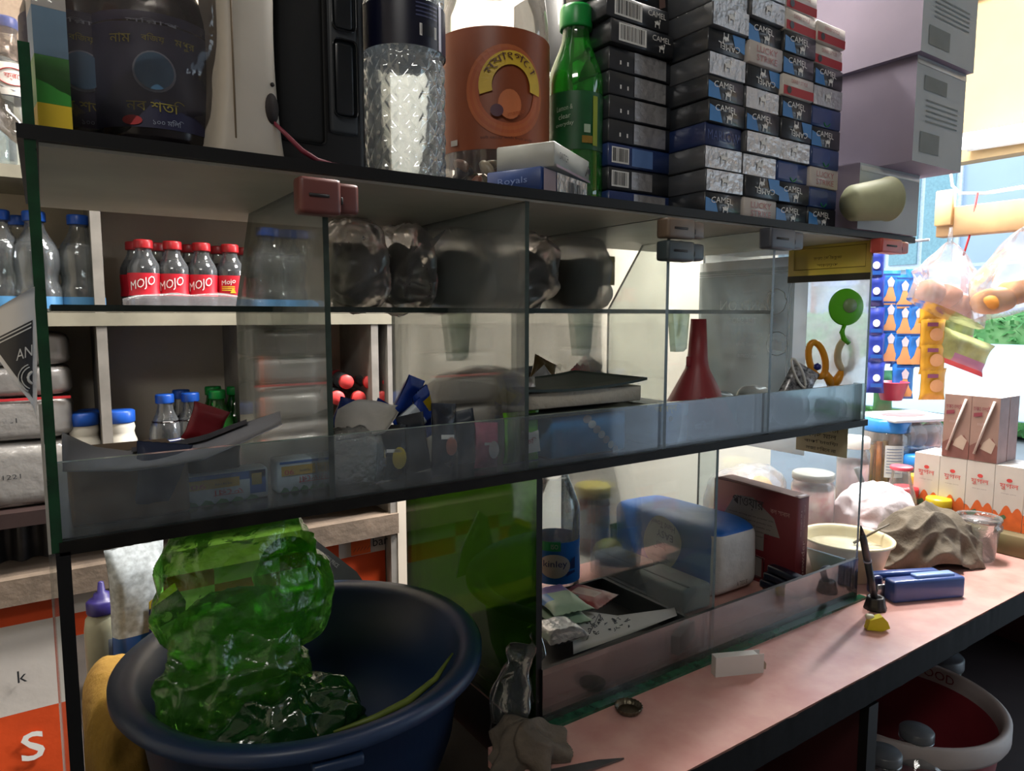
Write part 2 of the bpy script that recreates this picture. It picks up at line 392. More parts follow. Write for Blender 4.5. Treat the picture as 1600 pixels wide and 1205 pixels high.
# glass display case
case = thing('glass_display_case', 'green edged glass display case with a black top shelf, standing on the pink counter', 'display case', (.44, .13, TOP))
XS = [0.0, .168, .341, .51, .677, .877]
em = (1, 1, 0, 0, 0, 0)
def pane(x, y0, y1, z0, z1, name, mats, th=.005, poly=None, label=None):
    pl = poly or [(y0, z0), (y1, z0), (y1, z1), (y0, z1)]
    return part_at(MB().prism(pl, x - th / 2, x + th / 2, 'yz', 0, 1), name, mats, case, label=label)
part_at(MB().b2((-.006, -.004, SH0), (.975, .268, SH1)), 'top_shelf', [BLACK], case)
UNDER = mat('pale_underside', 'b9b4a4', .5, var=.15, scale=10)
part_at(MB().b2((.004, .002, SH0 - .002), (.875, .266, SH0)), 'underside_sheet', UNDER, case, label='pale sheet under the top shelf')
pane(0.0, -.003, .268, LED0, SH0 + .05, 'end_glass', [GEDGE, GLASS], .0056, [(-.003, LED0), (.268, LED0), (.268, SH0 + .003), (.03, SH0 + .003), (.012, SH0 + .052), (-.003, SH0 + .052)])
part_at(MB().b2((-.001, -.004, H - .62), (.0064, .004, LED0)), 'front_post', BLACK, case)
part_at(MB().b2((-.0045, .004, H - .62), (-.001, .268, LED0)), 'lower_end_glass', film('faint_glass', (.93, .95, .94), (.6, .6, .6), .04, .03, .05, edge=.05), case)
part_at(MB().b2((-.0044, -.0035, LED0), (-.0029, .001, H - .05)), 'edge_strip', mat('grey_tape', '9a968c', .6, var=.2), case)
for x in XS[1:5]:
    pane(x, .001, .27, LED1, SH0 - .002, 'divider', [GEDGEF, GLASS], .0042, [(.001, LED1), (.272, LED1), (.272, H + .01), (.205, SH0 - .002), (.001, SH0 - .002)])
pane(XS[5], 0, .27, TOP + .006, LED0, 'end_glass', [GEDGEF, film('clear_end_glass', (.95, .98, .98), (.7, .72, .72), .06, .03, .1, spots=.08, sscale=20, edge=.05)], .005)
pane(XS[5], 0, .27, LED0, SH0, 'end_glass', [GEDGEF, film('mottled_end_glass', (.93, .97, 1), (.90, .94, .97), .30, .06, .1, spots=.75, sscale=16, edge=.1)], .005)
part_at(MB().b2((-.004, .0, LED0), (.882, .268, LED1), mm=(1, 1, 1, 1, 0, 0)), 'ledge', [mat('dirty_ledge_glass', '3a3c38', .25, var=.3, scale=18), BLACK], case)
part_at(MB().b2((.001, -.004, LED0 - .002), (.88, .002, LED1)), 'ledge_front_edge', [mat('ledge_edge', '100e0b', .55, var=.6, scale=60, spec=.2)], case)
part_at(MB().b2((.001, -.0005, LED1), (.868, .0045, H - .0855), mm=(1, 1, 0, 0, 1, 1)), 'lip_glass', [LIPG, mat('pale_glass_edge', '7f918c', .2)], case)
part_at(MB().b2((.869, -.001, LED1), (.8745, .012, H - .0855)), 'lip_corner', [film('lip_side_glass', (.7, .78, .76), (.3, .36, .35), .2)], case)
# inner half shelf on glass brackets
part_at(MB().b2((.006, .135, H + .004), (.862, .27, H + .009), mm=(1, 1, 1, 1, 0, 0)), 'inner_shelf', [GLASSD, GEDGEF], case)
BRG = film('bracket_glass', (.72, .82, .72), (.5, .58, .48), .35, .05, .15, spots=.15, sscale=60, edge=.3)
for x in XS[1:5]:
    part_at(MB().prism([(x + .0025, H + .004), (x + .034, H + .004), (x + .030, H - .042), (x + .024, H - .046), (x + .009, H - .046)], .150, .160, 'xz', 0, 0), 'bracket', BRG, case)
# lower storey
pane(.355, .001, .268, TOP - .01, LED0, 'green_divider', [BLACK, GREENG], .0065, label='deep green glass divider')
pane(.592, .001, .268, TOP + .004, LED0, 'lower_divider', [GEDGEF, film('grey_divider', (.86, .90, .90), (.5, .55, .55), .07, .04, .10, spots=.06, sscale=8, edge=.05)], .0042)
part_at(MB().b2((.357, .0, TOP), (.882, .03, TOP + .006)), 'base_strip', [mat('base_green_glass', '173a2a', .12, var=.5, scale=70)], case)
part_at(MB().b2((.357, -.012, TOP), (.884, -.002, TOP + .003)), 'base_seal', [mat('base_green_glass2', '1d4a36', .15, var=.5, scale=90)], case)
part_at(MB().b2((.357, -.002, TOP), (.878, .0025, H - .318), mm=(1, 1, 0, 0, 1, 1)), 'lower_lip', [film('lower_lip_glass', (.85, .86, .86), (.4, .36, .36), .12, .04, .25, spots=.12, sscale=30, edge=.05), BLACK], case)
part_at(MB().b2((.857, .006, TOP + .003), (.8615, .16, H - .318)), 'lip_return', [film('lip_side_glass', (.7, .78, .76), (.3, .36, .35), .2)], case)
# plastic clips holding the panes under the top shelf
def clip(px, z, w, col, name='clip', h=.019, off=0, x=None):
    X = x if x is not None else px
    m = mat('clip_' + col, col, .4, var=.15)
    mb = MB().rbox((X, -.013 + off, z), (w * .62, .016, h), .003, 2).rbox((X + w * .42, -.010 + off, z + .0005), (w * .40, .013, h * .86), .003, 2)
    part_at(mb, name, [m], case)
    part_at(MB().rbox((X - w * .03, -.0215 + off, z), (w * .30, .001, .0022), .0004, 1).rbox((X + w * .31, -.019 + off, z - .002), (.0022, .003, .005), .0006, 1), 'clip_slot', [mat('slot_dark', '1a1718', .6)], case)
clip(.158, H + .080, .046, '6a3b36', h=.024)
clip(.505, H + .083, .060, '6a5a4c'); clip(.505, H + .062, .060, '39444a')
clip(.662, H + .083, .070, '4a4e58', h=.022)
clip(.885, H + .088, .08, 'c05048', h=.018)

# ================================================================== WALL SHELVING behind
shelving = thing('wall_shelving', 'pale painted wall shelving with thin boards, behind the glass case', 'shelf', (.2, .84, H - .42))
BOARD = mat('pale_board', '8c8878', .65, var=.2, scale=14)
S1, S2, S3 = H + .215, H + .006, H - .287
for nm, z, t, m in (('shelf_board', S1, .018, BOARD), ('shelf_board', S2, .02, BOARD), ('shelf_board', S3, .022, mat('dark_brown_board', '2a1a18', .6, var=.2))):
    part_at(MB().b2((-.75, .75, z - t), (.56, .92, z)), nm, m, shelving)
part_at(MB().b2((-.75, .745, H - .425), (.56, .92, H - .385)), 'wood_board', mat('worn_timber', '6d5f52', .75, var=.3, scale=18, bump=.4, bscale=60), shelving)
for x, z0, z1 in ((.075, S2, S1 - .018), (.29, S3, S2 - .02), (.52, S3, S2 - .02), (.075, S3, S2 - .02), (.553, .0, S1)):
    part_at(MB().b2((x - .007, .752, z0), (x + .007, .92, z1)), 'upright', mat('upright_paint', '84807a', .6, var=.2), shelving)
# corrugated sheet between the lower boards
def corr(u, v): x = -.75 + u * .9; return (x, .84 + .010 * math.sin(x * 170), H - .385 + v * (.385 - .309))
part_at(MB().grid(corr, 160, 1), 'corrugated_sheet', mat('dark_tin', '3b3a3c', .4, metal=.5, var=.3), shelving)

# orange and white check banner
ban = MB(); cw, ch_ = .112, .14; Yb = .775; z_top = H - .44
def bfn(u, v): return (u, Yb + .004 * noise.noise(Vector((u * 6, v * 6, 1))), v)
for c in range(-6, 5):
    for r in range(0, 6):
        x0 = c * cw; z1 = H - .325 - r * ch_
        if r == 0: z1 = H - .427; zb = H - .465
        else: z1 = H - .465 - (r - 1) * ch_; zb = z1 - ch_
        if zb < .03: continue
        o = (c + r) % 2
        ban.grid(lambda u, v, x0=x0, z1=z1, zb=zb: bfn(min(.544, x0 + u * cw), zb + v * (z1 - zb)), 3, 3, 1 if o else 0)
bo = tag(ban.build('check_banner', [mat('banner_white', 'cfc9c2', .6, var=.06, scale=10, bump=.2), mat('banner_orange', 'cf4a1c', .55, var=.1, scale=10, bump=.2)]), 'orange and white checked vinyl banner hung below the wall shelving', 'banner')
bt = MB()
bp = lambda ox, oz: onplane((ox, Yb - .006, oz), EX, EZ)
text(bt, 'k', .012, bp(-.055, H - .545), m=0); text(bt, 's', .03, bp(-.048, H - .66), m=1)
f = bp(.49, H - .446)
text(bt, 'banglalink', .10, bp(.565, H - .4445), m=0)
bt.build('lettering', [DARKINK, WHITE], bo)
lg = MB(); rect(lg, bp(.49, H - .448), -.02, -.013, .02, .017, 0)
for i in range(5): rect(lg, onplane((.476 + i * .007, Yb - .0075, H - .446), (.6, 0, .8), EZ), -.003, -.006, .006, -.0045, 1)
lg.build('logo', [mat('logo_orange', 'd2571f', .5), DARKINK], bo)

# ================================================================== BOTTLES
def pet(r, h, neck=.0125, sh=.72, waist=0, base=.004):
    """profile of a PET bottle body (outside)"""
    p = [(r * .55, 0), (r * .9, 0), (r, base * 2)]
    n = 8
    for i in range(1, n + 1):
        t = i / n; z = base * 2 + (h * sh - base * 2) * t
        p.append((r * (1 - waist * math.exp(-((t - .55) / .14) ** 2)), z))
    for i in range(1, 7):
        t = i / 6; p.append((neck + (r - neck) * (math.cos(t * math.pi) * .5 + .5) ** .9, h * sh + (h * .93 - h * sh) * t))
    p += [(neck, h * .955), (neck + .0015, h * .958), (neck + .0015, h * .965), (neck - .001, h * .97)]
    return p
def cap_profile(r, h, z0): return [(r * .98, z0), (r, z0 + h * .1), (r, z0 + h * .85), (r * .93, z0 + h), (0, z0 + h)]
def bottle(name, label, loc, r, h, bodym, capm, group=None, neck=.0125, sh=.68, waist=0, liquid=None, lev=.6, ring=None, caph=.016, capr=None, rz=0, cat='bottle', n=28, rot=None, ribs=0, print_fn=None):
    t = thing(name, label, cat, loc, rz, group, rot)
    P = pet(r, h - caph * .55, neck, sh, waist)
    wob = (lambda a, z: 1 + ribs * math.cos(a * 10) * math.sin(z * 160)) if ribs else None
    MB().lathe(P, n, wob=wob).build('bottle_body', bodym, t)
    cr = capr or neck + .0022
    MB().lathe(cap_profile(cr, caph, h - caph), 24, wob=lambda a, z: 1 + .012 * math.cos(a * 40)).build('cap', capm, t)
    if liquid:
        Q = [(max(q[0] - .0012, .001), q[1] + .0012) for q in P if q[1] < h * lev]; Q.append((Q[-1][0], h * lev)); Q.append((0, h * lev))
        MB().lathe(Q, 24).build('liquid', liquid, t)
    if ring:
        z0, z1, lm = ring
        def rad(z):
            for a, b in zip(P, P[1:]):
                if a[1] <= z <= b[1] + 1e-9: return a[0] + (b[0] - a[0]) * ((z - a[1]) / max(b[1] - a[1], 1e-9))
            return r
        zs = [z0 + (z1 - z0) * i / 3 for i in range(4)]
        lb = MB().shell([(rad(z) + .0006, z) for z in zs], 36); lb.build('label_sleeve', lm, t)
        if print_fn:
            pm = MB(); ms = print_fn(pm, r + .0011, z0, z1); pm.build('lettering', ms, t)
    return t
RED_CAP = mat('red_cap', 'b5262c', .35, var=.06); BLUE_CAP = mat('blue_cap', '1f56b8', .35, var=.06); GREEN_CAP = mat('green_cap', '0e8a3a', .35, var=.06)
COLA = mat('cola', '0a0405', .1, var=.1); WATERLIQ = film('water', (.92, .95, .96), (.8, .85, .88), .04, .02, .2, edge=.2)
face = lambda loc: math.atan2(CAM.y - loc.y, CAM.x - loc.x) + math.pi / 2   # yaw that turns a print (made for -Y) towards the aisle

# red-labelled cola bottles on the middle wall shelf
def mojo_print(pm, r, z0, z1):
    f = oncyl(r, (z0 + z1) / 2, -math.pi / 2); q = lambda x, y: f(x, y + x * .28)
    text(pm, 'MOJO', r * 1.5, q, h=(z1 - z0) * .52)
    return [WHITE]
def mojo_print2(pm, r, z0, z1):
    f = oncyl(r, (z0 + z1) / 2, -math.pi / 2); text(pm, 'Mojo', r * .9, lambda x, y: f(x, y + .006 + x * .2), m=0)
    for k in range(3): rect(pm, f, -.012, -.002 - k * .003, .010, -.0005 - k * .003, 1, 4)
    pm.add([f(.002, -.012), f(.012, -.012), f(.007, -.003)], [(0, 1, 2)], 1)
    return [WHITE, YELLOW]
MOJOL = mat('cola_red_label', 'c01f30', .4, var=.06)
ords = ['first', 'second', 'third', 'fourth', 'fifth', 'sixth', 'seventh', 'eighth', 'ninth', 'tenth', 'eleventh', 'twelfth']
for i, px in enumerate((228, 273, 318, 362)):
    p = PY(px, 470, .80); p.z = S2
    t = bottle('cola_bottle', f'red-labelled small cola bottle, {ords[i]} of the front row from the grey upright', p, .0245, .118, CLEARW, RED_CAP, 'cola bottles on the middle wall shelf', .0115, .62, .06, COLA, .74, (.028, .064, MOJOL), .014, .0145, rz=face(p) - .15, print_fn=mojo_print2 if i == 3 else mojo_print)
for i, px in enumerate((215, 248, 300, 345, 385)):
    p = PY(px, 470, .865); p.z = S2
    bottle('cola_bottle', f'cola bottle in shadow, {ords[i]} of the back row behind the red-labelled front bottles', p, .0245, .120, CLEARW, RED_CAP, 'cola bottles on the middle wall shelf', .0115, .62, .06, COLA, .74, (.028, .064, MOJOL), .014, .0145)
wm = MB()
wm.blob((0, 0, 0), (.11, .006, .02), 30, 8, .3, 30, 3, flatz=-.012)
p = PY(300, 482, .762); tag(wm.build('plastic_wrap', WHITEFILM, None, (p.x, .762, S2 + .013)), 'crumpled clear shrink wrap around the feet of the cola bottles', 'plastic wrap')

# water bottles on the middle wall shelf
WL = mat('water_label_blue', '4a80ae', .4, var=.1)
for i, (px, Y) in enumerate(((4, .80), (36, .86), (60, .79), (128, .80), (425, .80), (470, .80))):  # last two are added for the row's reflection in the first divider
    p = PY(px, 450, Y); p.z = S2
    if i > 3: p.x += 0
    wh = ('beside the hanging paper, at the shelf end', 'half hidden behind its row', 'close behind the green glass edge', 'standing alone beside the grey upright', 'stand-in for a reflected one, next past the cola bottles', 'stand-in for a reflected one, second past the cola bottles')[i]
    bottle('water_bottle', f'clear water bottle with blue cap, {wh}', p, .031, .150, CLEARW, BLUE_CAP, 'water bottles on the middle wall shelf', .012, .60, .16, WATERLIQ, .7, (.006, .024, WL), .015, .015, ribs=.006)
# bottle on the upper wall shelf
def fresh(pm, r, z0, z1):
    f = oncyl(r, (z0 + z1) / 2)
    text(pm, 'ফ্রেশ', .026, lambda x, y: f(x + .002, y + .003), m=0)
    pts = [(f(.019 * math.cos(a), .003 + .012 * math.sin(a)) - Vector((0, 0, 0))) for a in [i * .26 + .9 for i in range(20)]]
    pm.tube(pts, .0008, 5, 0)
    pm.add([f(-.03, z0 - (z0 + z1) / 2 + .001), f(.03, z0 - (z0 + z1) / 2 + .001), f(.03, -.009), f(0, -.016), f(-.015, -.011), f(-.03, -.004)], [tuple(range(6))], 1)
    return [REDP, BLUEP]
p = PY(16, 150, .80); p.z = S1
bottle('water_bottle', 'tall water bottle with white and blue label on the upper wall shelf', p, .033, .215, CLEARW, BLUE_CAP, None, .013, .66, .05, WATERLIQ, .75, (.10, .145, WHITE), .016, .0155, rz=face(p) + .15, ribs=.008, print_fn=fresh)
p = PY(-22, 150, .82); p.z = S1
bottle('water_bottle', 'second water bottle on the upper wall shelf, at the picture edge', p, .033, .215, CLEARW, BLUE_CAP, None, .013, .66, .05, WATERLIQ, .75, (.10, .145, WHITE), .016, .0155)

# lower wall shelf: yoghurt drink, blue-capped and green-capped bottles
YOG = mat('milk_white_plastic', 'd8d4c8', .4, var=.05)
for i, (px, Y) in enumerate(((132, .80), (146, .83), (190, .80))):
    p = PY(px, 690, Y); p.z = S3
    t = thing('yoghurt_bottle', f'white ribbed drink bottle with wide blue lid, {("front one of a close pair", "half hidden behind the pair", "standing apart from the pair")[i]}', 'bottle', p, 0, 'white drink bottles on the lower wall shelf')
    prof = [(.018, 0), (.0225, .003)] + [(.0215 + .0022 * math.sin(k * 1.25), .006 + k * .0068) for k in range(16)] + [(.019, .118), (.0185, .122)]
    MB().lathe(prof, 26).build('bottle_body', YOG, t)
    MB().lathe([(.0205, .116), (.0215, .118), (.0215, .134), (.019, .1365), (0, .1365)], 30, wob=lambda a, z: 1 + .01 * math.cos(a * 36)).build('lid', BLUE_CAP, t)
def rc_print(pm, r, z0, z1):
    f = oncyl(r, (z0 + z1) / 2)
    text(pm, 'RC', .018, lambda x, y: f(x + .010 + y * .2, y + .002), m=0)
    text(pm, 'RC', .018, lambda x, y: f(x - .026 + y * .2, y + .002), m=0)
    rect(pm, f, -.009, -.002, 0, -.001, 1, 2); rect(pm, f, .004, -.011, .018, -.0085, 1, 3); rect(pm, f, -.033, (z1 - z0) / 2 - .003, .033, (z1 - z0) / 2 - .0015, 0, 14)
    return [WHITE, REDP]
for i, (px, Y) in enumerate(((258, .80), (298, .80), (284, .86))):
    p = PY(px, 640, Y); p.z = S3
    bottle('dark_cola_bottle', f'dark cola bottle with blue cap and navy label, {("first beside the white drink bottles", "second, beside the green bottle", "behind the first two")[i]}', p, .0255, .158, CLEARW, BLUE_CAP, 'blue-capped cola bottles on the lower wall shelf', .0115, .62, .03, COLA, .72, (.05, .085, mat('rc_label', '1f2a6a', .4)), .015, .0142, rz=face(p), print_fn=rc_print)
for i, (px, Y) in enumerate(((340, .80), (334, .87), (368, .85))):
    p = PY(px, 640, Y); p.z = S3
    bottle('lime_bottle', f'green lime drink bottle with green cap, {("front one", "tucked behind the front one", "beside the white upright")[i]}', p, .0265, .160, GREENPET, GREEN_CAP, 'green bottles on the lower wall shelf', .0115, .62, .03, mat('lime_liquid', '1c8a2a', .1), .7, (.045, .07, mat('lime_label', '8cc83a', .4)), .015, .0142)
# red-capped bottles lying with caps to the aisle
for i, (px, py) in enumerate(((541, 597), (578, 597), (608, 597), (527, 622), (560, 622), (597, 622))):
    p = PY(px, py, .775)
    t = bottle('cola_bottle', f'cola bottle lying with its red cap to the front, {ords[i % 3]} of the {"upper" if i < 3 else "lower"} row', p, .0165, .12, CLEARW, mat('bright_red_cap', 'e04a4a', .4), 'red-capped bottles lying in the wall compartment', .0105, .7, 0, COLA, .8, (.03, .06, MOJOL), .014, .0135, rot=(R(90), 0, -.15))
    t.location = p + Vector((.018, .115, 0)) - Vector((0, 0, 0)); 
# stacked tissue packs
CRINK = film('crinkled_clear_wrap', (.9, .9, .9), (.82, .80, .78), .3, .15, .2, bump=.7, bscale=70, edge=.2)
TISS = mat('tissue_white', 'c9c5bf', .85, var=.06, scale=30, bump=.4, bscale=90)
def tissue_pack(loc, w, d, h, label, tx=None, rz=0, red=False):
    t = thing('tissue_pack', label, 'tissue pack', loc, rz, 'wrapped tissue packs on the lower wall shelf')
    MB().blob((0, 0, h / 2), (w / 2, d / 2, h / 2), 34, 20, .03, 18, int(w * 1e4) + int(h * 1e4), e=7).build('tissue_block', TISS, t)
    MB().blob((0, 0, h / 2 + .0005), (w / 2 + .003, d / 2 + .003, h / 2), 40, 24, .05, 22, 5 + int(h * 1e4), e=6, ridge=True, flatz=None).build('wrap', CRINK, t)
    if tx:
        m = MB(); text(m, tx, .022, onplane((.0, -d / 2 - .0045, h * .5), EX, EZ), h=.007); m.build('lettering', [DARKINK], t)
    if red: MB().b2((-w / 2, -d / 2 - .004, h - .004), (w / 2, -d / 2 - .001, h - .0005)).build('tear_strip', REDP, t)
    return t
p = PY(20, 760, .78); xl = p.x
for k, (h, tx, red) in enumerate(((.10, '1221', False), (.066, '1221', True), (.045, None, False), (.05, None, False))):
    z = S3 + (0, .101, .168, .2135)[k]
    tissue_pack((xl, .835, z), .16, .12, h, f'clear wrapped white tissue pack, {("bottom", "second", "third", "top")[k]} of the stack beside the hanging paper', tx, 0, red)
for k in range(3):
    t = tissue_pack((.365, .84, S3 + k * .075), .105, .12, .073, f'clear wrapped tissue pack with orange edging, {("bottom", "middle", "top")[k]} of the pile beyond the first divider')
    MB().rbox((-.050, -.054, .036), (.012, .022, .064), .003, 2).build('orange_card', mat('orange_card', 'd06a48', .6), t)

# hanging paper poster stuck on the end glass, its lower corner curling
def pst(px, py, k=0):
    P = PY(px, py, -.0025); t = max(0, (58 - px) / 60); P.y += .010 * t * t - .003 * math.sin(t * 3) - k; return P
ptop = lambda px: 446 + (58 - px) * .55; pbot = lambda px: 655 - max(0, 58 - px) * 1.25 - 14 * min(1, max(0, 58 - px) / 8)
X0P, X1P = -70, 58
pq = lambda u: X0P + (X1P - X0P) * u
po = tag(MB().grid(lambda u, v: pst(pq(u), pbot(pq(u)) + (ptop(pq(u)) - pbot(pq(u))) * v), 24, 12, 0, th=.0003).build('paper_poster', [mat('poster_paper', 'd4d3d1', .7, var=.03)]), 'curling white paper poster with a black printed panel, stuck beside the green glass edge', 'poster')
pr = MB()
pr.grid(lambda u, v: pst(pq(u) - 7, (pbot(pq(u) - 7) - 12) * (1 - v) + (500 + (58 - pq(u)) * .50) * v, .0006), 24, 10, 0)
for d0 in (4, 10): pr.grid(lambda u, v: pst(pq(u) - 9, 500 + (58 - pq(u)) * .50 + d0 + 2.2 * v, .0010), 24, 1, 1)
text(pr, 'AN', 25, lambda x, y: pst(38 + x, 551 - y - x * .35, .0010), h=17, m=1)
for rr in (27, 22, 12):
    pr.tube([pst(56 + rr * math.cos(a), 590 + rr * .85 * math.sin(a), .0010) for a in [i * math.pi / 14 for i in range(9, 20)]], .00035 if rr > 12 else .0008, 4, 1)
pr.build('printed_panel', [mat('poster_black', '2a2b2e', .6), PAPER], po)

# ================================================================== ON TOP OF THE CASE
# dark bottles in a clear bag
def dark_print(pm, r, z0, z1):
    zc = (z0 + z1) / 2; f = oncyl(r, zc)
    disc(pm, f, .0125, 1, 24, cy=-.001); f2 = oncyl(r + .0014, zc); disc(pm, f2, .0112, 2, 24, cy=-.001)
    for k, sx in enumerate((-.019, 0, .019)): text(pm, ('নাম', 'বিজয়', 'মধুর')[k], .013, lambda x, y, sx=sx: f(x + sx, y + .019 - abs(sx) * .05), m=0, h=.0055)
    text(pm, 'নব শতি', .034, lambda x, y: f(x, y - .021), m=0, h=.008); text(pm, 'সিরাপ', .03, lambda x, y: f(x, y + .029), m=1, h=.003)
    disc(pm, f, .006, 3, 14, .003, -.014, -.031); text(pm, '১০০ মিলি', .018, lambda x, y: f(x + .007, y - .031), m=1, h=.004)
    return [mat('dull_yellow_print', '8d8230', .6), mat('dull_grey_print', '8f96a6', .6), mat('dull_blue_print', '3f6a8c', .6), REDP]
BROWNB = mat('dark_brown_bottle', '120d10', .2, var=.2)
DNAVY = mat('dark_navy_label', '17183a', .5, var=.15)
for i, (px, Y, w) in enumerate(((243, .055, 'in front of the white appliance'), (132, .075, 'beside the green striped carton'))):
    p = PY(px, 150, Y); p.z = SH1
    bottle('syrup_bottle', f'dark bottle with red cap inside the clear bag, {w}', p, .0385 if i == 0 else .034, .165, BROWNB, mat('dark_red_cap', '5c1a22', .4), None, .0135, .50, 0, None, .6, (.012, .082, DNAVY), .024, .0165, rz=face(p), print_fn=dark_print, n=36)
tb = MB()
p = PY(78, 120, .03)
t = thing('striped_carton', 'narrow carton with white, orange, blue, green and yellow bands at the case end', 'carton', (p.x, .03, SH1), .1)
cols = [('eac832', .0, .018), ('3f9a3a', .018, .045), ('7fa8c8', .045, .072), ('d8d8d4', .072, .088), ('c87a48', .088, .108)]
for i, (c, a, b) in enumerate(cols): tb.b2((-.0085, -.012, a), (.0085, .012, b - .0001), i)
tb.build('carton_body', [mat('band_' + c, c, .4) for c, _, _ in cols], t)
bagp = (PY(200, 120, .06)); 
bg_ = MB().blob((0, 0, .085), (.078, .060, .085), 64, 44, .09, 24, 11, e=3.2, ridge=True)
bo_ = tag(bg_.build('clear_bag', film('clear_bag_film', (.95, .93, .92), (.6, .55, .53), .05, .08, .12, bump=.5, bscale=40, edge=.18), None, (bagp.x - .006, .070, SH1)), 'large crumpled clear plastic bag wrapped around the two dark bottles', 'plastic bag')
gath = MB().blob((0, 0, 0), (.05, .04, .05), 36, 18, .3, 26, 5, e=2.2, ridge=True)
tag(gath.build('clear_bag', film('brownish_bag_film', (.9, .85, .82), (.5, .42, .38), .18, .12, .14, bump=.8, bscale=50), None, (bagp.x - .05, .17, SH1 + .14)), 'brownish knotted clear bag at the back of the case top, behind the dark bottles', 'plastic bag')
tag(MB().blob((0, 0, .075), (.03, .035, .075), 36, 18, .2, 26, 8, e=2.6, ridge=True).build('white_bag', WHITEFILM, None, (.115, .225, SH1)), 'pale crumpled bag behind the white waisted appliance', 'plastic bag')
# white waisted appliance with red strap
p = PY(372, 130, .03)
ap = thing('rechargeable_lamp', 'off-white plastic hand lamp with waisted sides, an oval hole and a red strap', 'lamp', (p.x, .028, SH1), .25)
def wst(z): return .0262 - .0068 * math.sin(min(1, z / .16) * math.pi) ** .8
sec = []
mb = MB(); nz = 26
def lampf(u, v):
    a = 2 * math.pi * u; z = v * .20; w = wst(z); d = .02
    c, s_ = math.cos(a), math.sin(a); e = .45
    return (w * math.copysign(abs(c) ** e, c), d * math.copysign(abs(s_) ** e, s_), z)
mb.grid(lampf, 48, nz)
mb.add([lampf(i / 48, 0) for i in range(48)], [tuple(range(48))[::-1]]); mb.add([lampf(i / 48, 1) for i in range(48)], [tuple(range(48))])
mb.build('lamp_body', mat('aged_white_plastic', 'b5ada0', .4, var=.1, scale=14), ap)
MB().lathe([(.0001, 0), (.0065, 0), (.0065, .0012), (.0001, .0012)], 20, M=Matrix.Rotation(R(90), 3, 'X'), sx=.75, sy=1.55, c=(.0125, -.0192, .034)).build('strap_hole', mat('hole_dark', '1a0f0f', .7), ap)
MB().lathe([(.0001, 0), (.0014, 0), (.0014, .001), (.0001, .001)], 12, M=Matrix.Rotation(R(90), 3, 'X'), c=(.0135, -.0194, .05)).build('screw', mat('hole_dark', '1a0f0f', .7), ap)
MB().rbox((-.0135, -.0195, .1), (.0012, .001, .18), .0003, 1).build('seam', mat('seam_brown', '6a5a44', .6), ap)
MB().tube([(.0135, -.019, .026), (.020, -.024, .018), (.028, -.03, .008), (.038, -.033, .0025), (.052, -.03, .0022), (.062, -.026, .004)], [.0012, .0016, .0018, .0018, .0016, .001], 8).build('strap', mat('red_strap', '7a2a3a', .5), ap)
# black speaker box
pa = PY(412, 130, .035); pb = PY(572, 130, .035)
w = pb.x - pa.x
sp = thing('speaker', 'black speaker box with grey moulded windows along its side', 'speaker', ((pa.x + pb.x) / 2, .08, SH1))
SPK = mat('speaker_black', '07080a', .4, var=.2)
MB().rbox((0, 0, .105), (w, .09, .21), .006, 3).build('speaker_box', SPK, sp)
pw = MB()
gx0 = PY(514, 130, .034).x - sp.location.x; gx1 = PY(560, 130, .034).x - sp.location.x
GR = mat('speaker_grey', '2c3034', .5, var=.1)
MB().rbox(((gx0 + gx1) / 2, -.0455, .115), (gx1 - gx0, .003, .17), .003, 2).build('side_trim', GR, sp)
for k, (a, b) in enumerate(((.042, .098), (.104, .155), (.16, .196))):
    MB().rbox(((gx0 + gx1) / 2 + .0005, -.047, (a + b) / 2), ((gx1 - gx0) * .80, .003, b - a), .005, 3).build('window_panel', mat('speaker_window', '0f1418', .25, var=.2), sp)
MB().rbox((-.012, -.0455, .11), ((gx0 - w * -.5) * .75, .002, .18), .004, 2).build('grille', mat('speaker_cloth', '050607', .8, var=.3, scale=300), sp)
for sx in (-1, 1): MB().rbox((sx * w * .36, .0, .001), (.012, .05, .002), .0008, 1).build('foot', BLACK, sp)

# big embossed water bottle
p = PY(632, 150, .052)
wbt = thing('embossed_water_bottle', 'large clear water bottle with diamond embossing and a navy label', 'bottle', (p.x, .052, SH1), face(p) + .25)
EMB = film('embossed_plastic', (.86, .90, .92), (.62, .67, .72), .14, .06, .40, edge=.7)
n = 72; prof = []; mbb = MB(); rows = 110; hh = .20
def er(a, z):
    r = .0335
    if z < .006: r *= .93 + .07 * z / .006
    inlab = .101 < z < .136
    if inlab: r *= .985
    else:
        k = 6.5; s1 = math.sin(a * k + z * 165); s2 = math.sin(a * k - z * 165)
        r -= .0026 * (1 - min(abs(s1), abs(s2)))
    if .094 < z < .101: r *= 1 - .05 * math.sin((z - .094) / .007 * math.pi)
    if z > .165: r *= max(.4, math.cos((z - .165) / .035 * 1.15))
    return max(r, .012)
def ef(u, v): a = 2 * math.pi * u; z = v * hh; r = er(a, z); return (r * math.cos(a), r * math.sin(a), z)
mbb.grid(ef, 156, rows); mbb.add([ef(i / 156, 0) for i in range(156)], [tuple(range(156))[::-1]])
mbb.build('bottle_body', EMB, wbt)
MB().lathe([(.02, .002), (.029, .004), (.0295, .10), (.0295, .155), (0, .156)], 32).build('water', film('bottle_water', (.92, .95, .96), (.6, .65, .68), .10, .03, .15, bump=.2, bscale=30, edge=.25), wbt)
MB().lathe(cap_profile(.0155, .016, .20), 24).build('cap', BLUE_CAP, wbt)
MB().shell([(.0338, .1015), (.0338, .136)], 48).build('label_sleeve', mat('bottle_navy_label', '0c1026', .3, var=.2), wbt)
lt = MB(); f = oncyl(.0342, .119); f3 = oncyl(.0345, .119)
barcode(lt, f, .004, -.010, .020, -.001, 1, 14, 4, 0, f3)
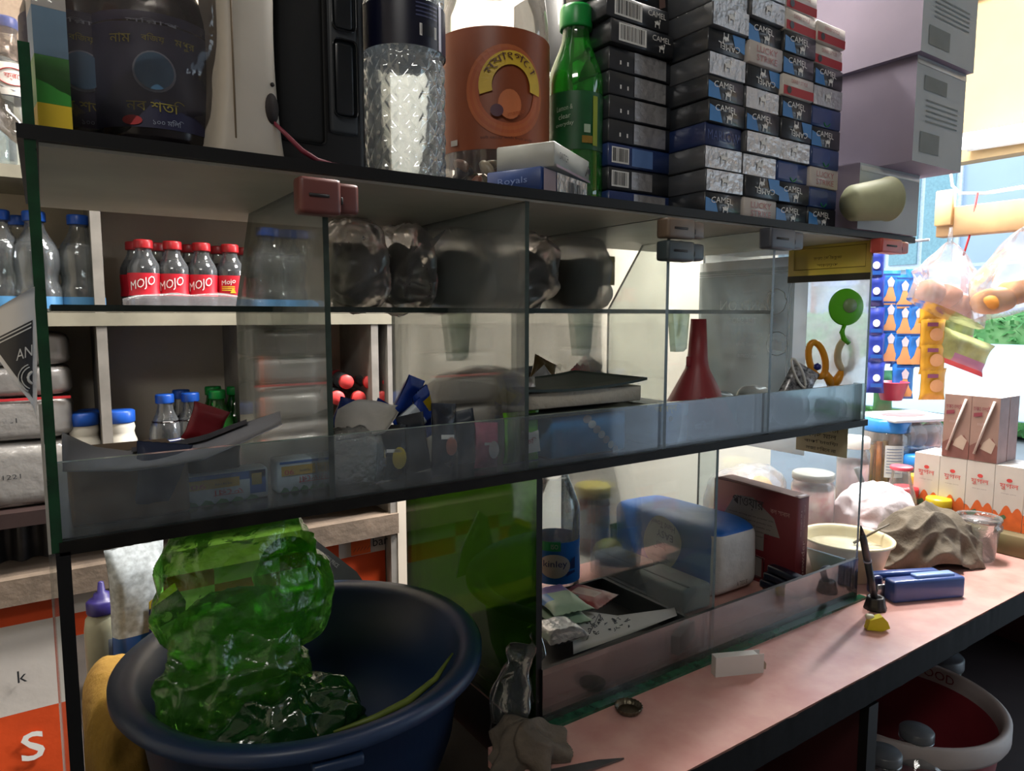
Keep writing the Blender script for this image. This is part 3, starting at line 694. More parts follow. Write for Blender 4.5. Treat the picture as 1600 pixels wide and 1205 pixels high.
for k in range(4): rect(lt, f, .001, .004 + k * .003, .021, .0052 + k * .003, 2, 5)
rect(lt, f, .023, -.017, .0265, .017, 3)
lt.build('lettering', [WHITE, DARKINK, mat('pale_blue_ink', '3a4060', .5), mat('silver_stripe', '9a9aa8', .4)], wbt)

# orange-labelled sweets jar
p = PY(774, 150, .10)
jar = thing('sweet_jar', 'large clear sweet jar with orange label, full of wrapped sweets', 'jar', (p.x, .105, SH1), face(p))
JR = .0545
MB().lathe([(JR * .8, 0), (JR * .97, .003), (JR * .98, .010), (JR * .95, .014), (JR * .98, .02), (JR, .028), (JR, .150), (JR * .985, .168), (JR * .93, .192), (JR * .8, .205), (JR * .78, .218)], 48).build('jar_body', film('jar_plastic', (.93, .93, .92), (.7, .68, .65), .06, .04, .25, edge=.4), jar)
MB().lathe(cap_profile(JR * .84, .022, .214), 40, wob=lambda a, z: 1 + .01 * math.cos(a * 50)).build('lid', mat('jar_lid_white', 'c8c8c4', .4), jar)
ORL = mat('orange_jar_label', '84401e', .4, var=.1, scale=12)
MB().shell([(JR + .0006, .044), (JR + .0006, .150)], 56).build('label_sleeve', ORL, jar)
lt = MB(); f = oncyl(JR + .0012, .095); f2 = oncyl(JR + .0016, .095)
for rr, m in ((.040, 1), (.037, 0), (.034, 1), (.031, 0)):
    disc(lt, oncyl(JR + .0012, .095), rr * .95, 2 if m else 3, 36, rr, .014, 0, 1, 1 - .003 / rr)
for a0, a1, r0, r1, m in ((-.15, 3.4, .0185, .0305, 0),):
    k = 22
    for i in range(k):
        A = [a0 + (a1 - a0) * (i + q) / k for q in (0, 1)]
        lt.add([oncyl(JR + .0024, .095)(.018 + rr * math.cos(a), rr * math.sin(a) + .004) for rr, a in ((r0, A[0]), (r0, A[1]), (r1, A[1]), (r1, A[0]))], [(0, 1, 2, 3)], 0)
def arc(x, y):
    a = math.pi / 2 - x / .0235 + .05; rr_ = .0245 + y; return oncyl(JR + .0034, .095)(.018 + rr_ * math.cos(a), rr_ * math.sin(a) + .004)
text(lt, 'ম্যাংগো', .052, arc, m=1, h=.009)
disc(lt, oncyl(JR + .0032, .095), .011, 4, 20, .013, .016, -.012); disc(lt, oncyl(JR + .0035, .095), .006, 5, 16, .0055, .004, -.018)
text(lt, 'mango', .016, lambda x, y: oncyl(JR + .0036, .095)(x + .022, y - .020 + x * .3), m=3, h=.004)
text(lt, 'soft candy with fruit pulp', .05, lambda x, y: f(x + .014, y - .041), m=1, h=.003)
rect(lt, f, -.042, -.046, -.034, -.041, 6)
lt.build('lettering', [mat('jar_yellow', 'c9a82a', .5), mat('jar_dark', '4a1a12', .5), mat('jar_tan', 'a5562a', .5), mat('jar_orange2', 'a04e26', .5), mat('jar_peach', 'b8683c', .5), mat('jar_plum', '4a2434', .5), mat('jar_grey', 'b8b4ac', .5)], jar)
rr = random.Random(5); cm = [mat('sweet_' + c, c, .3, bump=.4) for c in ('8a5a44', 'b8a88c', '3a3450', '8c8448', 'a05a3c', 'c8c0b4')]
for k in range(60):
    a = rr.uniform(0, 6.28); r_ = (JR - .010) * (rr.random() ** .25); z = rr.uniform(.009, .041) if k < 46 else rr.uniform(.09, .14)
    if k >= 46: r_ *= .9
    if k == 0: proto_m = [MB().blob((0, 0, 0), (.010, .006, .005), 10, 6, .25, 120, q, q, e=2).mesh('sweet', cm) for q in range(6)]
    o = bpy.data.objects.new('wrapped_sweet', proto_m[k % 6]); SC.collection.objects.link(o); o.parent = jar
    o.location = (r_ * math.cos(a), r_ * math.sin(a), z); o.rotation_euler = (rr.uniform(-1, 1), rr.uniform(-1, 1), rr.uniform(0, 6))
# second jar end and things behind at the top
p = PY(858, 20, .20)
t = thing('blue_label_bottle', 'bottle with dark blue label behind the green bottle and the sweet jar', 'bottle', (p.x, .20, SH1))
MB().lathe(pet(.035, .24, .013, .7), 30).build('bottle_body', CLEARW, t); MB().shell([(.0357, .115), (.0357, .16)], 40).build('label_sleeve', mat('deep_blue_label', '1a2468', .4), t); MB().lathe(cap_profile(.016, .016, .233), 20).build('cap', WHITE, t)

# green bottle
p = PY(899, 150, .092); p.z = SH1
def lime_print(pm, r, z0, z1):
    f = oncyl(r, (z0 + z1) / 2)
    for k, (s_, w_) in enumerate((('Lemon &', .017), ('clear', .013), ('everyday', .019))): text(pm, s_, w_, lambda x, y, k=k: f(x - .008, y + .012 - k * .008 + x * .12), m=0, h=.005)
    rect(pm, f, .012, -.012, .019, -.004, 0, 2)
    rect(pm, f, .022, -.024, .028, .024, 1, 2); rect(pm, f, .010, -.022, .0215, -.015, 2, 2)
    return [mat('lime_grey_ink', '9cb09a', .5), mat('lime_yellow', '8c9a1c', .5), mat('lime_orange', '8a6a1a', .5)]
bottle('lime_bottle', 'green lime drink bottle with green cap and dark green label, beside the sweet jar', p, .0285, .205, GREENPET, GREEN_CAP, None, .0135, .66, .03, film('lime_drink', (.25, .8, .15), (.2, .7, .1), .35, .05, .3, bump=.6, bscale=80), .36, (.060, .116, mat('lime_dark_label', '14502a', .35, var=.25, scale=30)), .022, .0165, rz=face(p) - .1, print_fn=lime_print, n=40)

# cigarette packs
PWD, PDP, PHT = .0585, .090, .0232
def pack_kind(kind):
    """one pack lying flat, its small end to the front (-Y): returns (body mats, body mesh, print mesh)"""
    body = {'dark': '22262c', 'rev': '22262c', 'foil': '4a4d52', 'navy': '1c2c58', 'red': 'c9c2bc', 'duo': 'd2ccc4', 'blue': '1d3f78', 'plain': '20242c'}[kind]
    side = mat('pack_side_' + body, body, .35, var=.12, coat=.3)
    b = MB().rbox((0, PDP / 2, PHT / 2), (PWD - .0006, PDP, PHT - .0004), .0012, 1, 0)
    pr = MB(); f = onplane((0, -.0004, PHT / 2), EX, EZ); f2 = onplane((0, -.0008, PHT / 2), EX, EZ); mats = [WHITE, mat('pack_blue', '2a7cc0', .35), FOIL, REDP, mat('pack_pink', 'b06a6a', .4), mat('pack_black', '1d2026', .35), mat('pack_navy', '27407e', .35), GREEN_CAP]
    w, h = PWD / 2 - .001, PHT / 2 - .001
    if kind in ('dark', 'rev'):
        rot = math.pi if kind == 'rev' else 0; g = (lambda x, y: f(-x, -y)) if rot else f; g2 = (lambda x, y: f2(-x, -y)) if rot else f2
        pr.add([g(-w, -h), g(-w * .28, -h), g(-w * .45, h * .2), g(-w, h * .55)], [(0, 1, 2, 3)], 1)
        text(pr, 'CAMEL', .034, lambda x, y: g2(x - .003, y + .0042 - 14 * x * x * .3), m=0, h=.0062)
        shape(pr, CAMEL, lambda x, y: g2(x + .003, y - .0045), .0105, 0)
    elif kind == 'foil':
        pr.grid(lambda u, v: Vector(f(-w + 2 * w * u, -h + 2 * h * v)) + Vector((0, .0006 * noise.noise(Vector((u * 9, v * 5, 1))) - .0004, 0)), 10, 6, 2)
        shape(pr, CAMEL, lambda x, y: onplane((0, -.0016, PHT / 2), EX, EZ)(x, y + .001), .012, 0)
    elif kind == 'red':
        text(pr, 'LUCKY', .036, onplane((0, -.0008, PHT / 2 + .004), EX, EZ), h=.0065, m=4); text(pr, 'STRIKE', .036, onplane((0, -.0008, PHT / 2 - .005), EX, EZ), h=.0065, m=4)
    elif kind == 'duo':
        pr.add([f(-w, -h), f(w, -h), f(w, -h * .1), f(-w, -h * .1)], [(0, 1, 2, 3)], 3)
        text(pr, 'DERBY STYLE', .03, onplane((0, -.0008, PHT / 2 + .005), EX, EZ), h=.004, m=4); disc(pr, f2, .004, 5, 16, cx=-w * .65, cy=-h * .5)
    elif kind == 'navy':
        text(pr, 'MARLOW', .05, f, h=.010, m=6)
    elif kind == 'blue':
        pr.grid(lambda u, v: Vector(f(-w + 1.3 * w * u, -h * .8 + 1.6 * h * v)), 2, 2, 6); pr.tube([f2(-.006 + .012 * k / 8, -.006 - .004 * math.sin(k / 8 * math.pi)) for k in range(9)], .0006, 4, 7)
    # barcode side (-X): code and name along the long side
    s1 = onplane((-PWD / 2 - .0004, PDP * .5, PHT / 2), (0, -1, 0), EZ); s2 = onplane((-PWD / 2 - .0008, PDP * .5, PHT / 2), (0, -1, 0), EZ)
    return ([side], b.mesh('pack_body', [side]), pr.mesh('lettering', mats) if pr.v else None)
KIN = {}
DESC = {'dark': 'black and blue cigarette pack', 'rev': 'upside-down black and blue cigarette pack', 'foil': 'cigarette pack with silver foil end', 'navy': 'navy cigarette pack', 'red': 'white cigarette pack with red lettering', 'duo': 'white and red cigarette pack', 'blue': 'blue cigarette pack', 'plain': 'dark cigarette pack'}
def put_pack(kind, x, y, z, rz, where, group):
    if kind not in KIN: KIN[kind] = pack_kind(kind)
    t = thing('cigarette_pack', f'{DESC[kind]}, {where}', 'cigarette pack', (x, y, z), rz, group)
    for nm, me in (('pack_body', KIN[kind][1]), ('lettering', KIN[kind][2])):
        if me:
            o = bpy.data.objects.new(nm, me); SC.collection.objects.link(o); o.parent = t
    return t
COLS = [(.602, ['dark', 'foil', 'foil', 'navy', 'dark', 'dark', 'foil', 'rev', 'foil', 'foil', 'foil'], 'column beside the gap'),
        (.662, ['red', 'rev', 'foil', 'foil', 'dark', 'foil', 'rev', 'red', 'dark', 'foil', 'foil'], 'second column'),
        (.722, ['dark', 'dark', 'blue', 'foil', 'rev', 'dark', 'duo', 'dark', 'dark', 'duo', 'duo'], 'third column'),
        (.782, ['dark', 'blue', 'red', 'blue', 'dark', 'blue', 'foil', 'dark', 'duo', 'duo'], 'column by the cartons')]
rr = random.Random(3)
for ci, (x, kinds, w) in enumerate(COLS):
    z = SH1
    for k, kd in enumerate(kinds):
        put_pack(kd, x + rr.uniform(-.0015, .0015), .010 + rr.uniform(-.002, .003), z, rr.uniform(-.02, .02), f'{ords[k]} from bottom of {w}', 'cigarette packs stacked on the case top')
        z += PHT
# column turned sideways (long barcode side to the front)
z = SH1
for k in range(9):
    t = thing('cigarette_pack', f'dark cigarette pack turned sideways, {ords[k]} from the bottom beside the green bottle', 'cigarette pack', (.4835 + (.0 if k < 7 else -.010 + .005 * (8 - k)) + rr.uniform(0, .002), .062 - (.0 if k < 7 else .006), z), rr.uniform(-.015, .015), 'cigarette packs turned sideways')
    dk = k >= 7; bl = k in (0, 2)
    MB().rbox((PDP / 2, PWD / 2, PHT / 2), (PDP - .001, PWD, PHT - .0004), .0012, 1).build('pack_body', [mat('pack_side_blue', '24386a', .35, coat=.3) if bl else mat('pack_side_grey', '2b2e33', .35, coat=.3)], t)
    pr = MB(); f = onplane((PDP / 2, -.0005, PHT / 2), EX, EZ); f2 = onplane((PDP / 2, -.0009, PHT / 2), EX, EZ)
    if dk:
        barcode(pr, f, -.034, -.0085, .004, .0085, 1, 16, k, 0, f2); text(pr, 'CAMEL', .026, lambda x, y: f2(x + .025, y + .004), h=.0055, m=0); shape(pr, CAMEL, lambda x, y: f2(x + .026, y - .0045), .009, 0)
    elif k in (2, 1):
        barcode(pr, f, -.040, -.008, -.016, .008, 1, 10, k, 0, f2); rect(pr, f, -.012, -.009, .018, .009, 3 if k == 2 else 2)
    else:
        pr.grid(lambda u, v: Vector(f(-.010 + .046 * u, -.010 + .020 * v)) + Vector((0, .0006 * noise.noise(Vector((u * 9, v * 5, k))) - .0003, 0)), 8, 5, 2)
        for q in (-.03, -.02): rect(pr, f, q, -.005, q + .002, -.001, 0)
    pr.build('lettering', [WHITE, DARKINK, FOIL, mat('pack_steel_blue', '5a7cb4', .4)], t)
    z += PHT + .0004
def carton(name, label, c, d, body, cat='carton', rz=0, pfn=None, group=None):
    t = thing(name, label, cat, (c[0], c[1], c[2]), rz, group)
    MB().rbox((0, 0, d[2] / 2), d, .0015, 1).build('carton_body', body, t)
    if pfn:
        pm = MB(); ms = pfn(pm, d); pm.build('lettering', ms, t)
    return t
def big_print(pm, d):
    f = onplane((0, -d[1] / 2 - .0005, d[2] / 2), EX, EZ); f2 = onplane((0, -d[1] / 2 - .001, d[2] / 2), EX, EZ)
    v = lambda x, y: f2(-.022 - y, x - .01)
    text(pm, 'CAMEL', .042, v, h=.009, m=0); shape(pm, CAMEL, lambda x, y: f2(-.011 - y, x - .012), .013, 0)
    rect(pm, f, -.001, -.030, .018, -.002, 1); disc(pm, f2, .003, 0, 12, cx=.008, cy=-.016)
    pm.add([f(.026, .026), f(.036, .03), f(.041, .0), f(.045, -.03), f(.036, -.034), f(.034, -.01)], [(0, 1, 2, 3, 4, 5)], 2)
    return [mat('carton_white_ink', 'a8a8a8', .5), mat('carton_blue', '2f7cb4', .4), mat('carton_tan', '6a5550', .5)]
DK = mat('dark_carton', '23262c', .35, var=.15, coat=.2)
carton('cigarette_carton', 'dark cigarette carton standing above the sideways packs', (.520, .09, SH1 + 9 * (PHT + .0004)), (.10, .05, .075), DK, pfn=big_print)
carton('cigarette_carton', 'black carton filling the gap behind the sideways packs', (.556, .20, SH1), (.12, .10, .27), DK)
# two loose packs in front of the jar
for k, (c1, c2, lab) in enumerate((('24407a', 'a8a0a8', 'blue and silver cigarette pack lying crosswise before the sweet jar'), ('a8aaa4', '8c8478', 'pale cigarette pack lying askew on the blue pack'))):
    p = PY(850 if k == 0 else 869, 290 if k == 0 else 252, .0)
    t = thing('cigarette_pack', lab, 'cigarette pack', (p.x, .0035 - .002 * k, SH1 + .0222 * k), (R(24), R(30))[k])
    MB().rbox((.045, .029, .0108), (.088, .056, .0216), .0012, 1).build('pack_body', [mat('loose_pack_' + c1, c1, .4)], t)
    pr = MB(); f = onplane((.045, -.0005, .0108), EX, EZ); g = onplane((-.0005, .029, .0108), (0, -1, 0), EZ)
    if k == 0:
        rect(pr, f, -.042, -.0095, -.020, .0095, 1); rect(pr, f, -.018, -.0095, .042, .0095, 0); text(pr, 'Royals', .03, g, h=.007, m=2); barcode(pr, onplane((.045, -.001, .0108), EX, EZ), .0, -.006, .03, .006, 3, 10, 3)
    else:
        text(pr, 'SWITCH', .02, lambda x, y: f(x - .025, y), h=.006, m=3); pr.tube([f(.03, -.006), f(.038, .005)], .0004, 4, 3); disc(pr, f, .003, 3, 12, cx=.04); rect(pr, f, -.043, -.0107, .043, -.0085, 1)
    pr.build('lettering', [FOIL, mat('pack_mauve', '8c7c88', .4), mat('pack_light_ink', '7c90c0', .5), DARKINK], t)
# big cartons at the far end of the case top
def lab_print(pm, d):
    f = onplane((0, -d[1] / 2 - .0006, d[2] / 2), EX, EZ)
    rect(pm, f, -d[0] * .35, d[2] * .2, d[0] * .1, d[2] * .34, 0); rect(pm, f, -d[0] * .38, -d[2] * .4, d[0] * .0, -d[2] * .2, 0)
    for k in range(5): rect(pm, f, -d[0] * .3, -d[2] * .1 + k * d[2] * .05, d[0] * .35, -d[2] * .085 + k * d[2] * .05, 0)
    return [mat('carton_grey_ink', '6f7a7c', .6)]
CB = mat('glare_paled_grey_board', 'b4bcc0', .7, var=.08, scale=10); MB_ = mat('glare_paled_plum_board', '837a90', .6, var=.1, scale=8)  # both boards paled so their colour carries the lamp's glare haze
def two_tone(name, label, a, b, pfn=None):
    t = thing(name, label, 'carton', ((a[0] + b[0]) / 2, (a[1] + b[1]) / 2, a[2]))
    d = [b[i] - a[i] for i in range(3)]
    MB().box((0, 0, d[2] / 2), d, mm=(1, 0, 0, 1, 1, 0)).build('carton_body', [CB, MB_], t)
    tp = MB().rbox((0, -d[1] / 2 - .0005, d[2] - .006), (d[0] * .98, .001, .006), .0003, 1); tp.build('tape', mat('carton_tape', 'c4c8c8', .3), t)
    if pfn: pm = MB(); ms = pfn(pm, d); pm.build('lettering', ms, t)
    return t
two_tone('storage_carton', 'plum and grey carton at the bottom of the stack at the case end', (.822, -.01, SH1), (.965, .16, SH1 + .078))
two_tone('storage_carton', 'plum and grey carton in the middle of the stack at the case end', (.862, -.05, SH1 + .078), (.985, .15, SH1 + .198), lab_print)
two_tone('storage_carton', 'plum and grey carton on top of the stack at the case end', (.852, -.058, SH1 + .198), (.985, .14, SH1 + .306), lab_print)
two_tone('storage_carton', 'dark carton standing behind the fourth column of packs', (.822, .165, SH1), (.95, .262, SH1 + .31))
p = PY(1372, 320, -.005)
cup = thing('green_cup', 'pale green plastic cup lying on its side by the cartons at the case end', 'cup', (.800, -.012, SH1 + .0275), 0, None, (0, R(82), R(-18)))
cup.scale = (1.08, 1.08, 1.08)
MB().shell([(.016, 0), (.0195, .004), (.0235, .05), (.0245, .0505), (.0245, .052), (.0228, .052), (.0185, .006), (.0001, .006)], 30).lathe([(.0001, 0), (.016, 0), (.016, .001), (.0001, .001)], 30).build('cup_body', mat('pale_green_plastic', 'b4ba98', .5), cup)

# ================================================================== UPPER COMPARTMENT
def pillow(mb, w, h, t, m=0, mfn=None, seed=0, M=None, c=(0, 0, 0), nu=14, nv=16, crimp=.10):
    """sealed sachet standing in the XZ plane, crimped top and bottom"""
    def half(sgn):
        def fn(u, v):
            x = (u - .5) * w; z = (v - .5) * h
            e = max(0, 1 - abs(2 * u - 1) ** 4); zz = max(0, (1 - abs(2 * v - 1)) / 1 - crimp); k = min(1, zz * 3.0) ** .6
            y = sgn * (t / 2 * e ** .5 * k + .0004) + .10 * t * noise.noise(Vector((x * 60 + seed, z * 60, seed * 2.3 + sgn)))
            if v < crimp or v > 1 - crimp: y += .0008 * math.sin(u * 40)
            x2 = x * (1 - .10 * k)
            p = Vector((x2, y, z)); return (M @ p if M else p) + Vector(c)
        return fn
    f0, f1 = half(-1), half(1)
    mb.grid(f0, nu, nv, m, mfn); mb.grid(lambda u, v: f1(1 - u, v), nu, nv, m, (lambda u, v: mfn(1 - u, v)) if mfn else None)
    return mb
def sachet(name, label, c, w, h, t, mats, mfn=None, seed=0, rot=(0, 0, 0), group=None, cat='packet', txt=None, tcol=None, tw=.6, th=None, flip=False, ty=0):
    o = thing(name, label, cat, c, 0, group, rot)
    pillow(MB(), w, h, t, 0, mfn, seed).build('wrapper', mats, o)
    if txt:
        pm = MB(); text(pm, txt, w * tw, onplane((0, -t / 2 - .0016, ty * h), EX, EZ), h=th, rot=math.pi if flip else 0); pm.build('lettering', [tcol or WHITE], o)
    return o
# grey bags of snacks on the inner shelf
SNK = mat('grey_snack_pack', '8a8688', .5, var=.5, scale=30); ZI = H + .0095
for i, (x0, x1, y, w, dk) in enumerate(((.232, .287, .205, 'first past the first divider', 0), (.292, .336, .20, 'second, bulging against the second divider', 0), (.349, .420, .21, 'long dark one beyond the second divider', 1), (.425, .503, .205, 'dark one before the third divider', 1), (.516, .576, .20, 'yellow-stickered, just past the third divider', 0))):
    W_ = (x1 - x0) / 2
    t = thing('snack_bag', f'grey snack bag on the glass shelf, {w}', 'snack bag', ((x0 + x1) / 2, y, ZI), 0, 'snack bags on the inner glass shelf')
    MB().blob((0, 0, .034), (W_ * .78, .040, .030), 30, 18, .25, 40, i + 2, e=3).build('contents', mat('dark_snack_pack', '504f50', .5, var=.5, scale=25) if dk else SNK, t)
    MB().blob((0, 0, .041), (W_, .055, .041), 64, 40, .26, 34, i + 20, e=3, ridge=True).build('bag_film', BAGF, t)
    if i == 4: MB().rbox((.012, -.056, .045), (.026, .001, .034), .0004, 1).build('sticker', mat('mustard_sticker', 'b89a28', .5, var=.2, scale=60), t)
    if i == 1: MB().prism([(-.012, .05), (.028, .079), (.005, .05)], -.058, -.057, 'xz').build('torn_corner', BAGF, t)
# left end of the ledge
t = thing('reflection_box', 'brown box standing in for a reflection, on the ledge beside the green glass edge', 'carton', (.043, .07, LED1))  # box added to give the brown reflection seen in the lip glass
MB().rbox((0, 0, .019), (.068, .09, .038), .002, 1).build('carton_body', mat('brown_card', '6a533f', .8, var=.12, scale=10), t); MB().b2((-.034, -.004, .0381), (.034, .004, .0384)).build('flap_seam', mat('flap_dark', '3c3026', .8), t)
t = sachet('dark_packet', 'near-black packet standing between the brown stand-in box and the blue packs', (.098, .05, LED1 + .020), .042, .040, .014, mat('dark_packet', '1c2022', .35, var=.4, scale=40), seed=2, rot=(-.15, 0, .2))
fe = [(98, 736), (150, 735), (200, 735), (260, 728), (320, 716), (380, 690), (440, 662)]; be = [(98, 676), (150, 700), (200, 708), (260, 700), (320, 686), (380, 664), (436, 650)]
A = [PY(x, y, .012) for x, y in fe]; B = [PY(x, y, .075) for x, y in be]
def interp(L, u): k = min(int(u * (len(L) - 1)), len(L) - 2); q = u * (len(L) - 1) - k; return L[k].lerp(L[k + 1], q)
m = MB().grid(lambda u, v: interp(A, u).lerp(interp(B, u), v) + Vector((0, 0, .006 * math.sin(v * 3.1))), 30, 8, 0, th=.0008)
cp = tag(m.build('curled_paper', [mat('grey_paper', '8d8f98', .7, var=.08, scale=20)]), 'long curled sheet of grey paper lying along the ledge over the brown stand-in box', 'paper')
m = MB(); m.grid(lambda u, v: interp(A, .35 + u * .5).lerp(interp(B, .35 + u * .5), .35 + .3 * v) + Vector((0, -.0005, .0075)), 12, 2, 0); m.build('dark_band', [mat('paper_dark_band', '3a3d48', .7)], cp)  # darker band along the middle of the sheet
p = PY(322, 664, .10); sachet('red_packet', 'small dark red packet poking up behind the curled paper', p, .03, .03, .006, mat('deep_red_packet', '7a1820', .4, var=.2), seed=4, rot=(0, .4, .2))
# blue detergent packs standing upside down behind the lip
def det(px0, px1, py0, label, Y, seed, bluefr):
    a = PY(px0, 770, Y); b = PY(px1, 770, Y); w = b.x - a.x; top = PY((px0 + px1) / 2, py0, Y).z; h = top - LED1
    t = thing('detergent_pack', label, 'packet', ((a.x + b.x) / 2, Y, LED1), 0, 'blue packs behind the lip glass')
    MB().rbox((0, .010, h / 2), (w, .02, h), .002, 2).build('pack_body', mat('pack_sky_white', 'b8ccd8', .35, var=.15, scale=40), t)
    pm = MB(); f = onplane((0, -.0004, h / 2), EX, EZ); f2 = onplane((0, -.0009, h / 2), EX, EZ); f3 = onplane((0, -.0013, h / 2), EX, EZ)
    rect(pm, f, -w / 2 + .002, h / 2 - h * bluefr, w / 2 - .002, h / 2 - .001, 0); rect(pm, f, w * .28, -h * .3, w / 2 - .002, h / 2 - .001, 0)
    rect(pm, f2, -w / 2 + .003, h * .02, w * .16, h * .32, 1); rect(pm, f2, w * .30, h * -.02, w * .42, h * .36, 4)
    text(pm, '90', w * .16, lambda x, y: f3(x - w * .30, y + h * .13), m=2, rot=math.pi, h=h * .15); text(pm, 'গ্রাম', w * .2, lambda x, y: f3(x - w * .02, y + h * .16), m=3, rot=math.pi, h=h * .09)
    text(pm, 'ডেরা', w * .34, lambda x, y: f3(x + w * .03, y - h * .14), m=2, rot=math.pi, h=h * .2)
    for k in range(5): shape(pm, [(-.5, -.5), (.5, -.5), (.3, .2), (-.1, .5)], lambda x, y, k=k: f2(x * w * .16 - w * .38 + k * w * .17, y * h * .16 - h * .40), 1, 5)
    pm.build('lettering', [BLUEP, mat('pack_gold', 'b89a30', .4), mat('pack_crimson', 'b02038', .4), DARKINK, mat('pack_olive', '8a8040', .5), mat('pack_leaf', '2a7a4a', .5)], t)
det(280, 420, 738, 'blue and white pack with gold strip standing upside down, first behind the lip glass', .035, 1, .30)
det(434, 522, 716, 'pale blue pack with crimson word upside down, second behind the lip glass', .04, 2, .12)
t = sachet('dark_blue_packet', 'dark blue packet wedged beside the first blue pack', PY(250, 790, .03), .035, .05, .012, NAVY, seed=9, rot=(.1, .2, .1)); t.location.z = LED1 + .024
p = PY(552, 755, .03); m = MB().blob((0, 0, .022), (.024, .012, .024), 30, 18, .25, 60, 3, e=2.6, ridge=True)
tag(m.build('clear_packet', film('sparkling_wrap', (.9, .92, .93), (.55, .58, .6), .1, .06, .7, bump=1.0, bscale=160), None, (p.x, .03, LED1)), 'glittering clear crumpled packet behind the lip, past the second blue pack', 'packet')
items = [(612, .035, .030, .045, '23272c', 'dark packet with a yellow corner behind the lip', 'c8b030'), (648, .05, .028, .050, '2a3038', 'slate packet leaning behind the lip beside the glossy strip', None), (694, .028, .026, .060, '1f2430', 'glossy dark strip packet with white and orange marks', 'b86a50'),
         (728, .06, .026, .048, '343c48', 'grey blue packet between the glossy strip and the pink packet', None), (760, .03, .026, .040, 'a85a70', 'pink packet with a white figure behind the lip', 'd8d0d0')]
for i, (px, Y, w, h, c, lab, spot) in enumerate(items):
    p = PY(px, 720, Y)
    o = sachet('sweet_packet', lab, (p.x, Y, LED1 + h / 2), w, h, .010, mat('sw_' + c, c, .25, var=.4, scale=60), seed=i + 3, rot=(-.12, .1 * (-1) ** i, .1), group='sweet packets behind the lip')
    if spot:
        pm = MB(); f = onplane((0, -.0075, -h * .1), EX, EZ); disc(pm, f, w * .22, 0, 14, w * .3, w * .1); rect(pm, f, -w * .3, h * .1, w * .2, h * .16, 1); pm.build('print', [mat('sp_' + spot, spot, .4), WHITE], o)
p = PY(820, 700, .03); o = sachet('lime_packet', 'bright lime green packet with a white label behind the lip', (p.x - .004, .03, LED1 + .024), .040, .046, .010, mat('lime_packet', '6cb82a', .35, var=.25, scale=40), seed=8)
pm = MB(); f = onplane((0.004, -.0078, -.004), EX, EZ); shape(pm, [(-1, -1), (1, -.9), (.8, .9), (.1, .75), (-.8, 1)], lambda x, y: f(x * .012, y * .011)); text(pm, 'রুচি', .014, onplane((.004, -.0083, -.004), EX, EZ), m=1, h=.007); pm.build('print', [WHITE, REDP], o)
p = PY(815, 665, .045); sachet('foil_packet', 'clear silver packet above the lime green packet', (p.x, .05, LED1 + .060), .045, .032, .012, FOIL, seed=12, rot=(-.3, 0, 0))
# flat packs under the ledger, their blue ends towards the lip
for i, (px0, px1, c, lab) in enumerate(((862, 978, '2a86c8', 'bright blue pack with silver swirl under the green ledger'), (985, 1075, '3a6cae', 'blue pack with yellow lettering under the green ledger end'))):
    Y = .022; a = PY(px0, 660, Y); b = PY(px1, 660, Y); x0, x1 = a.x, b.x
    if i == 0: x1 = min(x1, .503)
    if i == 1: x0 = .513
    w = x1 - x0; h = .040
    t = thing('blue_pack', lab, 'packet', ((x0 + x1) / 2, Y, LED1))
    MB().rbox((0, .05, h / 2), (w, .10, h), .003, 2).build('pack_body', mat('blue_pack_' + c, c, .35, var=.2, scale=30), t)
    pm = MB(); f = onplane((0, -.0005, h / 2), EX, EZ); f2 = onplane((0, -.001, h / 2), EX, EZ)
    if i == 0:
        for k in range(7): disc(pm, onplane((0, -.0005 - .0001 * k, h / 2), EX, EZ), .0055 - .0003 * k, k % 2, 10, .004, -.004 + k * .006, .015 - k * .0055)
    else:
        text(pm, 'থাক আল্লা', w * .6, lambda x, y: f2(x - .008, y + .016), m=2, h=.009); disc(pm, f, .003, 3, 14, cx=-.0, cy=.006); rect(pm, f, -w * .45, -.020, w * .45, -.006, 4); rect(pm, f, w * .36, .008, w * .49, .020, 5)
    pm.build('lettering', [mat('swirl_grey', 'a8a8b0', .35), mat('swirl_white', 'cfd6dc', .35), YELLOW, DARKINK, mat('pack_mid_blue', '3058a8', .4), mat('pack_sky', '2fa0dc', .4)], t)
# green ledger on the blue pack
lp = thing('ledger_book', 'dark green clothbound ledger lying flat on the blue packs', 'book', (.427, .018, LED1 + .0405), 0)
MB().rbox((0, .055, .0155), (.140, .104, .0150), .001, 1).build('pages', mat('page_edges', 'b4aea0', .8, var=.12, scale=4, bump=.4, bscale=200), lp)
CLO = mat('green_book_cloth', '13261f', .6, var=.25, scale=60)
for z, dz in ((.0055, 0), (.0242, 1)):
    MB().grid(lambda u, v: (-.078 + .152 * u, -.001 + .115 * v, z + (.004 * (u - .4) ** 2 * dz * 4) - .0012), 12, 6, 0, th=-.0026 if dz else .0042).build('cover', CLO, lp)
MB().rbox((-.076, .056, .0135), (.004, .115, .026), .0015, 2).build('spine', CLO, lp)
